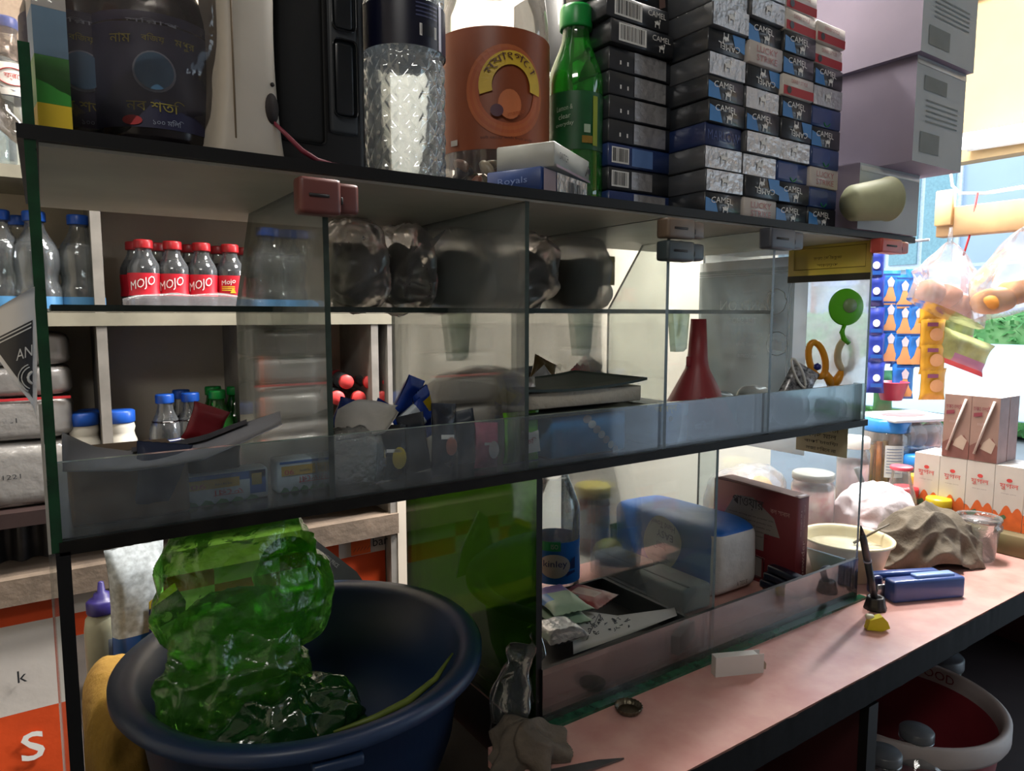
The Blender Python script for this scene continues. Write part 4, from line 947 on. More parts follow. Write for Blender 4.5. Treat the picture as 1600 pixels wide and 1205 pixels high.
# folded paper and snack sachets in the second bay
A2 = [PY(x, y, .02) for x, y in ((526, 690), (560, 688), (600, 676), (622, 640))]; B2 = [PY(x, y, .05) for x, y in ((528, 640), (560, 628), (595, 627), (622, 630))]
tag(MB().grid(lambda u, v: interp(A2, u).lerp(interp(B2, u), v) + Vector((0, .006 * math.sin(v * 3), .002 * math.sin(u * 5))), 16, 8, 0, th=.0006).build('folded_paper', [mat('worn_paper', 'a9a7a2', .75, var=.12, scale=60)]), 'worn pale folded paper standing in the second bay behind the lip', 'paper')
BY = [mat('sachet_blue', '1c3c94', .25, var=.3, scale=60), mat('sachet_yellow', 'cdb21e', .3, var=.2, scale=60), mat('sachet_pale', 'b9c4cc', .3)]
sp_ = [((592, 655), .12, .028, .034, .5, 0), ((637, 622), .11, .022, .042, .35, 0), ((660, 634), .10, .022, .038, -.5, 1), ((645, 655), .09, .026, .034, .9, 2), ((672, 662), .10, .026, .026, 1.2, 0), ((543, 648), .13, .03, .03, .3, 0)]
for i, ((px, py), Y, w, h, ry, mi) in enumerate(sp_):
    p = PY(px, py, Y)
    if p.x + w * .6 > .338: p.x = .338 - w * .6
    sachet('snack_sachet', ('blue sachet behind the folded paper', 'blue sachet standing tallest of the sachet heap', 'yellow and blue sachet leaning on the tall blue one', 'blue sachet with pale corner at the heap front', 'blue sachet lying flat against the second divider', 'blue sachet half behind the first divider')[i], p, w, h, .010, BY, (lambda u, v, mi=mi: mi if .2 < v < .75 else 0), i, (.3, ry, .3), 'sachets in the second bay')
# brown sweets bag beyond the second divider
t = thing('sweets_bag', 'clear bag of brown sweets lying behind the ledger', 'snack bag', (.415, .200, LED1), .1)
MB().blob((0, 0, .03), (.055, .045, .035), 30, 18, .2, 40, 4, e=2.3, flatz=-.03).build('contents', mat('brown_sweets', '7a4a34', .5, var=.5, scale=45, bump=.8, bscale=90), t)
MB().blob((0, 0, .033), (.062, .05, .040), 40, 24, .16, 30, 9, e=2.4, ridge=True, flatz=-.033).build('bag_film', BAGF, t)
# heap of sachets at the back
rr = random.Random(12)
hc = ['8a8440', 'b0b4b8', '6e5a34', '4a4038', '5c6068', 'b83a3a', '8a7a50', '3a5a88', '707478', '94602e']
wh = ['nearest the sweets bag', 'leaning on it', 'brown one in the middle', 'dark one on top of the heap', 'grey one on top', 'small red one peeping out', 'olive one behind the ledger end', 'blue one by the funnel', 'silver one beside the funnel', 'tan one at the very back']
for i in range(10):
    x = .50 - .0 if i < 5 else .525 + (i - 5) * .016
    if i < 5: x = .478 + .004 * i; 
    sachet('sweet_sachet', f'foil sachet in the heap behind the ledger, {wh[i].replace("nearest", "touching")}', (x, .15 + .014 * (i % 5) if i >= 5 else .14 + .018 * i, LED1 + .035 + .012 * (i % 3)), .036, .05 if i != 3 else .06, .012, mat('heap_' + hc[i], hc[i], .3, var=.3, scale=50, metal=.3 if i in (1, 8) else 0), seed=i, rot=(rr.uniform(-.4, .4), rr.uniform(-.7, .7), rr.uniform(-.4, .2)), group='sachet heap behind the ledger')
# red funnel
p = PY(1092, 560, .064)
fu = thing('funnel', 'dull red plastic funnel standing mouth down beyond the ledger', 'funnel', (p.x, .066, LED1), 0)
MB().shell([(.050, 0), (.0505, .003), (.0490, .0045), (.014, .072), (.0125, .078), (.0115, .085), (.0088, .130), (.0075, .130), (.010, .085), (.011, .078), (.0125, .072), (.047, .004), (.0485, 0), (.050, 0)], 36).build('cone', mat('dull_red_plastic', '8e3338', .45, var=.1, scale=12), fu)
MB().rbox((-.0135, 0, .081), (.010, .003, .012), .001, 1).build('rib', mat('dull_red_plastic', '8e3338'), fu)
# key ring packet, scissors, green disc
p = PY(1238, 590, .06)
kr = thing('keyring_pouch', 'speckled silver pouch with a white cord loop and a navy bead, beside the scissors', 'pouch', (p.x, .06, LED1), -.4)
pillow(MB(), .045, .07, .016, 0, None, 3, Matrix.Rotation(.5, 3, 'Y'), (.004, 0, .036)).build('pouch', mat('speckled_foil', 'c4c4c8', .3, metal=.4, var2='2a2c32', scale=220), kr)
MB().tube([(.010 + .006 * math.cos(a) - .018 * (math.sin(a) + 1) * .5, -.012, .060 + .019 * math.sin(a) + .0) for a in [2 * math.pi * i / 20 for i in range(20)]], .0016, 6, closed=True).build('cord_loop', WHITE, kr)
MB().lathe([(.0001, -.005), (.004, -.003), (.005, 0), (.004, .003), (.0001, .005)], 14, c=(.027, -.013, .068)).build('bead', mat('navy_bead', '2a2c84', .3), kr)
p = PY(1308, 560, .035)
sc = thing('scissors', 'scissors with orange and cream plastic handles standing in the ledge corner', 'scissors', (p.x - .004, .040, LED1), -.55)
OR = mat('orange_handle', 'e0951c', .35, var=.06); CRM = mat('cream_handle', 'd8c9a8', .4, var=.06)
def loop(cx, cz, rx, rz_, tilt, r):
    return [(cx + rx * math.cos(a) * math.cos(tilt) - rz_ * math.sin(a) * math.sin(tilt), 0, cz + rx * math.cos(a) * math.sin(tilt) + rz_ * math.sin(a) * math.cos(tilt)) for a in [2 * math.pi * i / 28 for i in range(28)]]
MB().tube(loop(-.020, .076, .0105, .0235, .28, 0), .0044, 10, closed=True).build('handle', OR, sc, label='orange handle')
MB().tube(loop(.020, .083, .0125, .0205, -.08, 0), .0046, 10, closed=True).build('handle', CRM, sc, label='cream handle')
MB().tube([(-.010, .001, .060), (-.002, .001, .050), (.002, .001, .040)], [.005, .006, .005], 8).tube([(.018, .001, .063), (.010, .001, .050), (.004, .001, .040)], [.005, .006, .005], 8).build('shank', OR, sc)
for s in (-1, 1): MB().prism([(.004 * s, .042), (.004 * s + .005, .042), (.003 * s + .003, .002), (.003 * s + .001, .002)], .0015 * s, .0015 * s + .0012, 'xz').build('blade', mat('steel', '9a9ca0', .25, metal=1), sc)
p = PY(1322, 480, .012)
gd = thing('green_disc', 'bright green round plastic toy spoon with a curved stalk hooked on the scissors', 'plastic toy', (p.x, .012, p.z), -.5)
GRN = mat('bright_green_plastic', '57b81a', .3, var=.05)
MB().lathe([(.0001, -.0012), (.022, -.0012), (.0235, 0), (.022, .0012), (.0001, .0012)], 36, M=Matrix.Rotation(R(90), 3, 'X')).build('disc', GRN, gd)
MB().lathe([(.0001, -.0014), (.009, -.0014), (.009, .0016), (.0001, .0016)], 24, M=Matrix.Rotation(R(90), 3, 'X'), c=(.004, -.001, .002)).build('worn_centre', mat('pale_green_patch', '7c9a6a', .4, var=.1), gd)
MB().tube([(-.001, 0, -.022), (-.004, 0, -.032), (-.002, -.002, -.040), (.004, -.004, -.046)], [.003, .0035, .0035, .0028], 8).build('stalk', GRN, gd)
# small things at the end of the ledge
for i, (px, Y, w, h, c, lab) in enumerate(((1130, .05, .05, .045, '7f878a', 'crumpled grey packet behind the lip beside the funnel'), (1180, .04, .05, .048, '8e9698', 'pale grey crinkled packet behind the lip under the fourth divider'), (1235, .03, .05, .04, '6d7880', 'slate crinkled packet behind the lip below the silver pouch'))):
    p = PY(px, 650, Y)
    if i == 1: p.x = .705
    if i == 0: p.x = min(p.x, .648)
    tag(MB().blob((0, 0, h / 2), (w / 2, .014, h / 2), 28, 16, .2, 40, i + 3, e=2.8, ridge=True).build('crinkled_packet', mat('crink_' + c, c, .35, var=.4, scale=50), None, (p.x, Y, LED1)), lab, 'packet', 'grey packets behind the lip')
p = PY(1292, 640, .03); tag(MB().blob((0, 0, .014), (.020, .014, .015), 24, 14, .25, 50, 2, e=3, ridge=True).build('black_pouch', mat('black_film', '16181c', .25, var=.3), None, (.836, .022, LED1)), 'small shiny black crumpled pouch in the ledge corner', 'pouch')
p = PY(1080, 690, .014)
ld = thing('round_badge', 'round plum red sweet packet with pale writing standing against the lip', 'packet', (.578, .012, LED1 + .0235), 0)
MB().lathe([(.0001, -.003), (.021, -.002), (.0235, 0), (.021, .002), (.0001, .003)], 32, M=Matrix.Rotation(R(90), 3, 'X')).build('badge_body', mat('plum_red', '8c2a4a', .35, var=.15), ld)
pm = MB(); text(pm, 'মিঠাই', .03, onplane((0, -.0036, -.006), EX, EZ), h=.009); pm.build('lettering', [mat('badge_pale', 'c8a0ac', .5)], ld)
# poster and sticker on the far end glass
ep = thing('end_poster', 'grey and white paper poster with reversed white writing, stuck on the end glass', 'poster', (.8735, .180, H - .0235))
MB().rbox((0, 0, 0), (.0006, .19, .215), .0002, 1).build('sheet', film('backlit_paper', (1, 1, 1), (.95, .96, .96), .96, .6, .0, edge=0, tlf=.75), ep)
pm = MB(); f = onplane((-.0008, .0, 0), (0, -1, 0), EZ); f2 = onplane((-.0013, 0, 0), (0, -1, 0), EZ)
rect(pm, f, -.095, -.106, .075, .094, 0)
for a in (.006, .009): 
    for (x0, y0, x1, y1) in ((-.095, .094 - a, .075 - a, .0952 - a), (.075 - a, -.106, .0762 - a, .0952 - a)): rect(pm, f2, x0, y0, x1, y1, 1)
text(pm, 'AND ON', .085, lambda x, y: f2(x - .01, y + .040), m=1, h=.016, mirror=True); text(pm, 'THE SHOP', .05, lambda x, y: f2(x - .01, y + .018), m=1, h=.008, mirror=True)
for k in range(3): text(pm, ('quality tea', 'served daily', 'welcome')[k], .05 - .008 * k, lambda x, y, k=k: f2(x, y - .002 - .016 * k), m=1, h=.007, mirror=True)
for (cx, cy, r_) in ((.045, .045, .018), (.05, -.015, .017)):
    pm.tube([f2(cx + r_ * math.cos(a) * (1 + .05 * math.cos(8 * a)), cy + r_ * math.sin(a)) for a in [2 * math.pi * i / 40 for i in range(40)]], .0006, 4, 1, closed=True)
pm.tube([f2(.043 + .009 * math.cos(a), .045 + .012 * math.sin(a)) for a in [1.6 + i * .26 for i in range(13)]], [.0006 + .0016 * math.sin(i / 12 * math.pi) for i in range(13)], 5, 1)
shape(pm, [(-.5, -.4), (.5, -.5), (.45, .3), (.1, .25), (-.1, .5), (-.4, .3)], lambda x, y: f2(x + .05, y - .017), .018, 1)
pm.build('printed_panel', [film('backlit_grey_print', (.8, .8, .8), (.40, .44, .43), .8, .6, .0, edge=0, tlf=.75), _M['backlit_paper']], ep)
us = thing('white_sheet', 'white sheet with a grey printed band showing below the ledge outside the end glass', 'paper', (.8805, .17, LED0 - .032))
MB().rbox((0, 0, 0), (.0006, .17, .05), .0002, 1).build('sheet', _M['backlit_paper'], us)
pm = MB(); f = onplane((-.0008, 0, .006), (0, -1, 0), EZ); rect(pm, f, -.08, -.006, .06, .018, 0); pm.build('printed_band', _M['backlit_grey_print'], us)
st = thing('yellow_sticker', 'yellow and black printed sticker at the top of the end glass', 'sticker', (.8722, .057, H + .072))
MB().rbox((0, 0, 0), (.0006, .118, .05), .0002, 1).build('sheet', film('backlit_yellow', (1, 1, 1), (.86, .70, .2), .96, .5, .0, edge=0, tlf=.7), st)
pm = MB(); f = onplane((-.0008, 0, 0), (0, -1, 0), EZ)
rect(pm, f, -.059, -.025, .059, -.016, 0); pm.tube([f(-.05, -.008), f(-.05, .02), f(.052, .02), f(.052, -.008)], .0005, 4, 1, closed=True)
text(pm, 'জরুরি ঘোষণা', .04, lambda x, y: f(x, y + .006), h=.006, m=2, mirror=True); text(pm, 'ধন্যবাদ', .03, lambda x, y: f(x, y - .004), h=.005, m=2, mirror=True)
pm.build('lettering', [mat('sticker_black', '3a3830', .6), mat('sticker_ochre', '9a7e28', .6), mat('sticker_brown', '7a5a2a', .6)], st)

# ================================================================== LOWER COMPARTMENT
ct = TOP
# white and blue water bottle
def kin_print(pm, r, z0, z1):
    zc = (z0 + z1) / 2; f = oncyl(r, zc); f2 = oncyl(r + .0004, zc); f3 = oncyl(r + .0008, zc)
    disc(pm, f2, .021, 0, 28, .0155, .002, -.003); text(pm, 'kinley', .031, lambda x, y: f3(x + .003, y - .001), m=1, h=.011)
    rect(pm, f, -.022, .0165, .010, .0285, 2, 6); text(pm, 'ISO', .009, lambda x, y: f2(x + .002, y + .0225), m=0, h=.006)
    pm.add([f2(.016, -.008), f2(.031, -.008), f2(.031, .008), f2(.024, .002)], [(0, 1, 2, 3)], 1); pm.add([f2(.017, -.017), f2(.031, -.013), f2(.031, -.010), f2(.019, -.011)], [(0, 1, 2, 3)], 1)
    return [mat('label_beige', 'c2c0b8', .5), mat('label_navy', '17306e', .5), mat('label_green', '22985a', .5)]
p = PZ(866, 918, ct); p.y = min(p.y, .225)
p = PY(868, 870, .215); p.z = ct
bottle('water_bottle', 'water bottle with bright blue and beige label inside the case, beside the green divider', p, .0315, .205, CLEARW, BLUE_CAP, None, .013, .62, .04, WATERLIQ, .8, (.034, .088, mat('label_bright_blue', '1a70c4', .35, var=.08)), .016, .0155, rz=face(p) - .1, print_fn=kin_print, n=40)
# dark tray with packets on it
tr = thing('black_tray', 'shallow black tray of sachets behind the lower lip glass', 'tray', (.48, .10, ct))
BT = mat('black_tray_plastic', '101113', .5, var=.2)
MB().b2((-.115, -.075, .003), (.115, .085, .006)).build('tray_floor', BT, tr)
for a, b in (((-.115, -.075, 0), (.115, -.071, .030)), ((-.115, .081, 0), (.115, .085, .030)), ((-.115, -.071, 0), (-.111, .081, .030)), ((.111, -.071, 0), (.115, .081, .030))): MB().b2(a, b).build('tray_side', BT, tr)
zt = ct + .030
def lying(name, label, px, py, w, d, t, mats, rz, seed, z=None, txt=None, group=None, tilt=0, mfn=None):
    z = z if z is not None else zt
    p = PZ(px, py, z); o = thing(name, label, 'packet', (p.x, p.y, z + t * .5 + .001), 0, group, (R(90) + tilt, 0, rz))
    o.rotation_euler = (R(-90) + tilt, 0, rz)
    pillow(MB(), w, d, t, 0, mfn, seed).build('wrapper', mats, o)
    return o
lying('drink_sachet', 'violet, blue and pale green sachet on top of the pile beside the green divider', 872, 945, .052, .075, .010, [mat('sach_violet', '6a5a98', .35), mat('sach_bluec', '3f7cc0', .35), mat('sach_mint', '8ea890', .4, var=.2)], -.15, 1, zt + .012, mfn=lambda u, v: 0 if v > .6 else (1 if u < .3 and v > .35 else 2), group='sachets in the black tray')
lying('drink_sachet', 'mint and grey sachet beneath the violet one', 872, 965, .05, .07, .010, [mat('sach_mint', '8ea890')], -.1, 2, zt, group='sachets in the black tray')
lying('spice_sachet', 'red and brown sachet with pale figure, lying askew on the tray', 917, 938, .055, .058, .008, [mat('sach_red', '7a3434', .35, var=.3, scale=40), mat('sach_pale', 'a08c84', .4, var=.3, scale=60), mat('sach_green', '2f5a44', .4)], .35, 3, zt + .004, mfn=lambda u, v: (1 if .35 < u < .75 and .25 < v < .8 else (2 if u < .32 and v > .55 else 0)))
lying('foil_sachet', 'shiny silver crinkled sachet at the tray corner', 872, 998, .05, .05, .016, [FOIL], -.1, 4, zt + .002)
A3 = [PZ(x, y, zt + .001) for x, y in ((896, 1022), (985, 990), (1058, 962))]; B3 = [PZ(x, y, zt + .004) for x, y in ((893, 952), (965, 962), (1050, 958))]
B3[2] = PZ(1054, 950, zt + .012)
note = tag(MB().grid(lambda u, v: interp(A3, u).lerp(interp(B3, u), v), 12, 6, 0, th=.0004).build('handwritten_note', [mat('note_paper', 'b4b6b4', .75, var=.06)]), 'sheet of paper with handwritten lines lying on the black tray', 'paper')
pm = MB(); rr = random.Random(4)
pos = lambda u, v: interp(A3, u).lerp(interp(B3, u), v) + Vector((0, 0, .0008))
for k in range(30):
    u = .12 + .45 * rr.random(); v = .25 + .65 * rr.random()
    pm.tube([pos(min(.98, u + rr.uniform(-.02, .02)), min(.97, v + rr.uniform(-.07, .07))) for _ in range(5)], .00035, 4)
pm.tube([pos(.12, .2), pos(.3, .95)], .0004, 4)
pm.build('lettering', [mat('pen_ink', '3a4048', .6)], note)
# hand towel pack
tp = thing('hand_towel_pack', 'blue and white pack of hand towels lying upside down in the lower case', 'towel pack', (.752, .190, ct), 0)
TB = mat('towel_blue', '1f5fb0', .4, var=.12, scale=14, bump=.3, bscale=40); TWW = mat('towel_wrap_white', 'c2c2c0', .6, var=.1, scale=40, bump=.6, bscale=70)
bl = MB().blob((0, 0, .048), (.047, .100, .048), 44, 28, .03, 25, 6, e=7)
for i, f in enumerate(bl.f):
    c = Vector((0, 0, 0))
    for k in f: c += Vector(bl.v[k])
    c /= len(f); bl.m[i] = 1 if (c.y < -.088 and c.z < .086) or (c.z < .012) else 0
bl.build('pack_body', [TB, TWW], tp)
fx = onplane((-.0482, 0, .052), (0, -1, 0), EZ); fx2 = onplane((-.0492, 0, .052), (0, -1, 0), EZ)
pm = MB(); pm.add([fx(.035 * math.cos(a) * (1 + .12 * math.sin(2 * a)) + .006, .038 * math.sin(a) * (1 - .05 * math.cos(a)) + .004) for a in [2 * math.pi * i / 36 for i in range(36)]], [tuple(range(36))], 0)
up = lambda cx, cy: (lambda x, y: fx2(x * .97 - y * .2 + cx, y + x * .2 + cy))
text(pm, 'EASY', .030, lambda x, y: fx2(x + .012, y + .016 + x * -.12), m=1, rot=math.pi, h=.010); text(pm, 'Hand Towel', .044, lambda x, y: fx2(x + .008, y + .030 - x * .1), m=1, rot=math.pi, h=.009)
text(pm, 'ইজি', .024, lambda x, y: fx2(x + .003, y + .0), m=1, rot=math.pi, h=.012); text(pm, 'হ্যান্ড টাওয়েল', .030, lambda x, y: fx2(x + .003, y - .016), m=1, rot=math.pi, h=.007); text(pm, '২০০ পিস', .018, lambda x, y: fx2(x + .004, y - .026), m=1, rot=math.pi, h=.004)
pm.build('lettering', [mat('towel_oval', 'a4a8a6', .5), mat('towel_ink', '1c2c4c', .5)], tp)
pm = MB(); text(pm, 'A TISSUE', .022, onplane((.004, -.1025, .018), EX, EZ), h=.006); pm.build('code', [mat('stamp_ink', '4a4644', .6)], tp)
for i, pos_ in enumerate(((.085, .175), (.185, .265))):
    t = thing('white_box', f'long low grey-white box lying before the hand towel pack, {("end by the lip", "end by the blue labelled bottle")[i]}', 'box', (.666, (pos_[0] + pos_[1]) / 2, ct))
    MB().rbox((0, 0, .017), (.054, pos_[1] - pos_[0] - .002, .032), .006, 3).build('box_body', mat('grey_white_card', '7f8584', .6, var=.08), t)
    MB().rbox((-.012, 0, .0335), (.004, (pos_[1] - pos_[0]) * .9, .001), .0003, 1).build('lid_seam', mat('seam_grey', '5a605f', .6), t)
# maroon box
mbx = thing('maroon_box', 'tall maroon carton with black Bengali title standing behind the towel pack', 'carton', (.828, .114, ct), 0)
MM = mat('maroon_carton', '6c2228', .5, var=.15, scale=10)
MB().rbox((0, .004, .067), (.027, .138, .134), .0012, 1).build('carton_body', MM, mbx)
MB().prism([(-.068, .1335), (-.05, .1345), (.02, .137), (.06, .138), (.072, .1345)], -.013, .012, 'yz').build('lid_flap', mat('carton_inside', '8a6a60', .7), mbx)
fx = onplane((-.0141, .004, .067), (0, -1, 0), EZ); fx2 = onplane((-.0146, .004, .067), (0, -1, 0), EZ); pm = MB()
pm.add([fx(x, y) for x, y in ((-.050, -.02), (.02, -.02), (.02, .005), (.045, .005), (.035, .03), (.0, .052), (-.030, .050), (-.048, .02))], [tuple(range(8))], 0)
text(pm, 'পাওয়ার', .052, lambda x, y: fx2(x - .008, y + .042), m=1, h=.017); text(pm, 'বল সাবান', .03, lambda x, y: fx2(x + .044, y + .040), m=2, h=.006)
for k in range(5): text(pm, 'smooth writing gel ink powder mix', .075 - .004 * k, lambda x, y, k=k: fx2(x - .003, y + .025 - .0065 * k), m=1, h=.003)
text(pm, 'CHALLENGE', .05, lambda x, y: fx2(x - .018, y - .012), m=3, h=.007)
pm.tube([fx2(x, y) for x, y in ((-.055, -.022), (-.035, -.022), (.0, -.028), (.022, -.030), (.022, -.060), (-.055, -.060))], .0012, 5, 4, closed=True)
rect(pm, fx, -.05, -.058, .018, -.030, 0)
fy = onplane((0, -.0655, .067), EX, EZ)
text(pm, 'powder', .05, lambda x, y: fy(-y + .004, x - .02), m=2, h=.009); text(pm, 'net weight 25 g', .035, lambda x, y: fy(-y - .004, x + .03), m=2, h=.003); text(pm, 'keep dry', .03, lambda x, y: fy(-y + .003, x + .04), m=2, h=.003)
pm.build('lettering', [mat('maroon_grey', '76706a', .6), mat('title_black', '241a1a', .6), mat('pale_title', 'b08c84', .6), mat('ghost_title', '5c5652', .6), mat('frame_maroon', '4a1018', .6)], mbx)
for k in range(3):
    t = thing('dark_pouch', f'dark navy plastic pouch between the towel pack and the maroon box, {("lowest", "middle", "uppermost")[k]} of three', 'pouch', (.806 + .0, .062 - .004 * k, ct + .002 + .011 * k), -.1 * k, 'dark pouches by the maroon box')
    MB().rbox((0, 0, .005), (.016, .06, .010), .003, 2).build('pouch_body', mat('navy_pouch', '121c2c', .3, var=.3), t)
# yellow-lidded jar and fruit behind the towel pack
p = PY(925, 830, .33)
j = thing('spice_jar', 'clear jar with yellow lid and pale label behind the towel pack', 'jar', (p.x, .33, ct))
MB().lathe([(.024, 0), (.027, .003), (.027, .085), (.024, .093)], 28).build('jar_body', CLEARW, j); MB().lathe([(.022, .002), (.0255, .004), (.0255, .07), (0, .071)], 24).build('filling', mat('pinkish_filling', 'b08a84', .6, var=.3, scale=60), j)
MB().lathe(cap_profile(.0285, .018, .092), 30).build('lid', mat('dull_yellow_lid', 'b8a848', .4), j); MB().shell([(.0276, .03), (.0276, .08)], 30).build('label_sleeve', mat('pale_jar_label', 'a4b0bc', .5), j)
t = thing('mango', 'yellow green mango behind the blue labelled bottle', 'fruit', (p.x - .015, .275, ct)); MB().blob((0, 0, .02), (.024, .02, .02), 24, 14, .08, 20, 2, e=2.2).build('fruit_body', mat('mango_yellow', '9a8a34', .4, var2='5a7a2a', scale=20), t)
MB().tube([(.024, 0, .022), (.028, 0, .03)], .0018, 6).build('stalk', mat('leaf_green', '3c6a2a', .5), t)
sachet('leaf_packet', 'green leafy packet standing beside the yellow-lidded jar', (p.x + .028, .30, ct + .027), .035, .05, .01, mat('leafy_green', '4a7a34', .5, var=.4, scale=60), seed=5)
# small things on the counter behind the lower lip
p = PZ(908, 1068, ct); t = thing('bottle_stopper', 'black round bottle stopper lying behind the lower lip glass', 'knob', (p.x, p.y + .012, ct)); MB().lathe([(.010, 0), (.0125, .002), (.0125, .009), (.009, .012), (0, .0125)], 28, wob=lambda a, z: 1 + .03 * math.cos(a * 14)).build('knob_body', mat('knob_black', '121214', .3), t)
MB().lathe([(.0045, .0122), (.0045, .0145), (0, .015)], 16).build('knob_button', mat('knob_black', '121214'), t)
p = PZ(1228, 940, ct); t = tag(MB().blob((0, 0, .006), (.013, .007, .007), 18, 10, .2, 80, 3).build('yellow_sweet', mat('yellow_green_wrap', 'b8b83a', .3, var=.3, scale=80), None, (.795, .016, ct)), 'small yellow green wrapped sweet behind the lower lip', 'sweet')
t = thing('glue_tube', 'small clear bent plastic strip lying behind the lower lip glass', 'plastic strip', (.475, .012, ct)); MB().grid(lambda u, v: (-.012 + .02 * v, .0 + .018 * math.sin(u * 2.6), .0008 + .028 * u), 12, 4, 0, th=.0008).build('strip', CLEAR, t)
t = tag(MB().blob((0, 0, .022), (.010, .008, .022), 16, 12, .15, 60, 8, e=3.5, ridge=True).build('navy_packet', NAVY, None, (.838, .018, ct)), 'small navy packet standing at the inner end of the lower lip', 'packet')

# ================================================================== BASIN AND THE THINGS AROUND IT (below the ledge, first bay)
bz = H - .29; bx, by, br = .18, .11, .155
ba = thing('blue_basin', 'large dark blue plastic basin with a wide rim and a crumpled green bag in it', 'basin', (bx, by, LOWZ))
hB = bz - LOWZ
BLUEB = mat('dark_blue_plastic', '1a2e4c', .4, var=.15, scale=10)
wobB = lambda a, z: 1 + .006 * math.sin(3 * a + 1) + .004 * math.sin(5 * a)
MB().lathe([(.0001, .0), (.095, 0), (.105, .004), (.128, .07), (.137, hB - .016), (.150, hB - .014), (.1555, hB - .010), (.1555, hB - .003), (.152, hB), (.143, hB - .0005), (.134, hB - .006), (.126, .072), (.102, .009), (.0001, .007)], 96, wob=wobB).build('basin_body', BLUEB, ba)
for a in (-1.75, 1.4): MB().rbox((.148 * math.cos(a), .148 * math.sin(a), hB - .018), (.016, .035, .008), .002, 2, M=Matrix.Rotation(a, 3, 'Z')).build('rim_lug', BLUEB, ba)
# basin contents
rr = random.Random(2)
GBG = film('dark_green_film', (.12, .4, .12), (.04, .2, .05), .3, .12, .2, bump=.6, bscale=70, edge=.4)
pg = PY(390, 960, .09)
gb = thing('green_bag', 'bright translucent green plastic bag crumpled upright in the blue basin', 'plastic bag', (pg.x, .09, LOWZ + .012), 0)
def gf(q):
    k = (q.z + .11) / .22
    q.x = q.x * (1.0 + .12 * math.sin(k * 7)) - .018 * (1 - k) ; q.y *= 1.0 + .2 * math.sin(k * 5 + 1); return q
def crum(mb, c, rad, seed, amp=.2, n=110, k=80, fr=20, fn=None, e=2.6): return mb.blob(c, rad, n, k, amp, fr, seed, e=e, ridge=True, fn=fn)
zt_ = LOWZ + .012
crum(MB(), (-.004, .004, .208), (.060, .036, .058), 4, .19, 180, 130, 27, e=2.5).build('bag_top', GREENF, gb)
crum(MB(), (.038, .006, .196), (.030, .028, .040), 15, .24, 110, 80, 36, e=2.3).build('bag_fold', GREENF, gb)
crum(MB(), (-.012, -.002, .135), (.050, .036, .062), 6, .28, 180, 140, 36, e=2.3).build('bag_body', GREENF, gb)
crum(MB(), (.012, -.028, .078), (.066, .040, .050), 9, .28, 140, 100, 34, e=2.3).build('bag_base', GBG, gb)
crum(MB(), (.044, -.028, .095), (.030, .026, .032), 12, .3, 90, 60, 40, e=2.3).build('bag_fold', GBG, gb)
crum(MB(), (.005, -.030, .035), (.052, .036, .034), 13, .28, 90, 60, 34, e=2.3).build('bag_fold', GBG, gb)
bk = thing('grey_booklet', 'grey booklet with a dark printed corner leaning out of the blue basin', 'booklet', (.262, .255, bz - .012), 0, None, (R(-18), R(0), R(-12)))
MB().prism([(-.032, -.02), (.038, -.02), (.020, .012), (-.022, .052), (-.034, .040)], 0, .003, 'xz').build('cover', mat('booklet_grey', '4a4e50', .6, var=.1), bk)
pm = MB(); f = onplane((-.01, -.0006, .022), (.70, 0, -.70), (.70, 0, .70)); text(pm, 'NEW PRICE', .020, lambda x, y: f(x - .002, y + .006), h=.0045, m=0); rect(pm, f, -.012, -.008, .0, -.001, 1); pm.build('lettering', [mat('booklet_pale_ink', 'a8acac', .6), DARKINK], bk)
t = tag(MB().tube([(.0, .0, 0), (.03, -.006, .004), (.06, -.004, .007), (.09, .006, .012), (.115, .022, .02)], [.001, .0025, .0032, .0025, .001], 8).build('green_stalk', mat('dull_stalk', '5a6a2a', .5, var=.2), None, (.165, .004, bz - .022)), 'thin olive green stalk lying against the inside of the basin', 'stalk')
# things on the stand behind the basin
p = PY(135, 1010, .44)
gl = thing('glue_bottle', 'cloudy white glue bottle with purple nozzle cap behind the blue basin', 'bottle', (.040, .44, LOWZ))
MB().lathe([(.017, 0), (.0195, .003), (.0198, .075), (.018, .088), (.011, .098), (.010, .102)], 30, sy=.8).build('bottle_body', mat('cloudy_plastic', '9c9a82', .35, var=.15, scale=30), gl)
PU = mat('purple_cap', '2c2464', .4)
MB().lathe([(.0155, .094), (.016, .096), (.016, .108), (.014, .110), (.009, .113), (.008, .117), (.0042, .119), (.003, .130), (.0015, .131), (0, .131)], 28, wob=lambda a, z: 1 + (.025 * math.cos(a * 22) if z < .109 else 0)).build('cap', PU, gl)
MB().rbox((.010, -.0150, .05), (.016, .001, .03), .0003, 1).build('label', mat('glue_label', '5c6470', .5, var=.3, scale=90), gl)
p = PY(215, 940, .40)
po_ = thing('detergent_pouch', 'tall white and blue detergent pouch with a navy and yellow panel behind the basin', 'pouch', (p.x, .40, LOWZ), .15)
pillow(MB(), .062, .180, .03, 0, lambda u, v: 1 if v < .42 else 0, 5, c=(0, 0, .09), crimp=.06).build('pouch_body', [mat('granule_white', 'b4bcc0', .5, var=.3, scale=160), mat('pouch_blue', '1c4f94', .35, var=.1)], po_)
pm = MB(); f = onplane((.021, -.0185, .085), EX, EZ); f2 = onplane((.021, -.0195, .085), EX, EZ)
shape(pm, [(-.017, -.05), (.017, -.05), (.026, .02), (.014, .045), (-.014, .03)], f, 1, 0); pm.add([f2(-.014, .022), f2(.017, .037), f2(.014, .046), f2(-.014, .031)], [(0, 1, 2, 3)], 1); rect(pm, f2, -.011, .002, -.004, .010, 1); disc(pm, f2, .006, 2, 16, cx=.004, cy=.008)
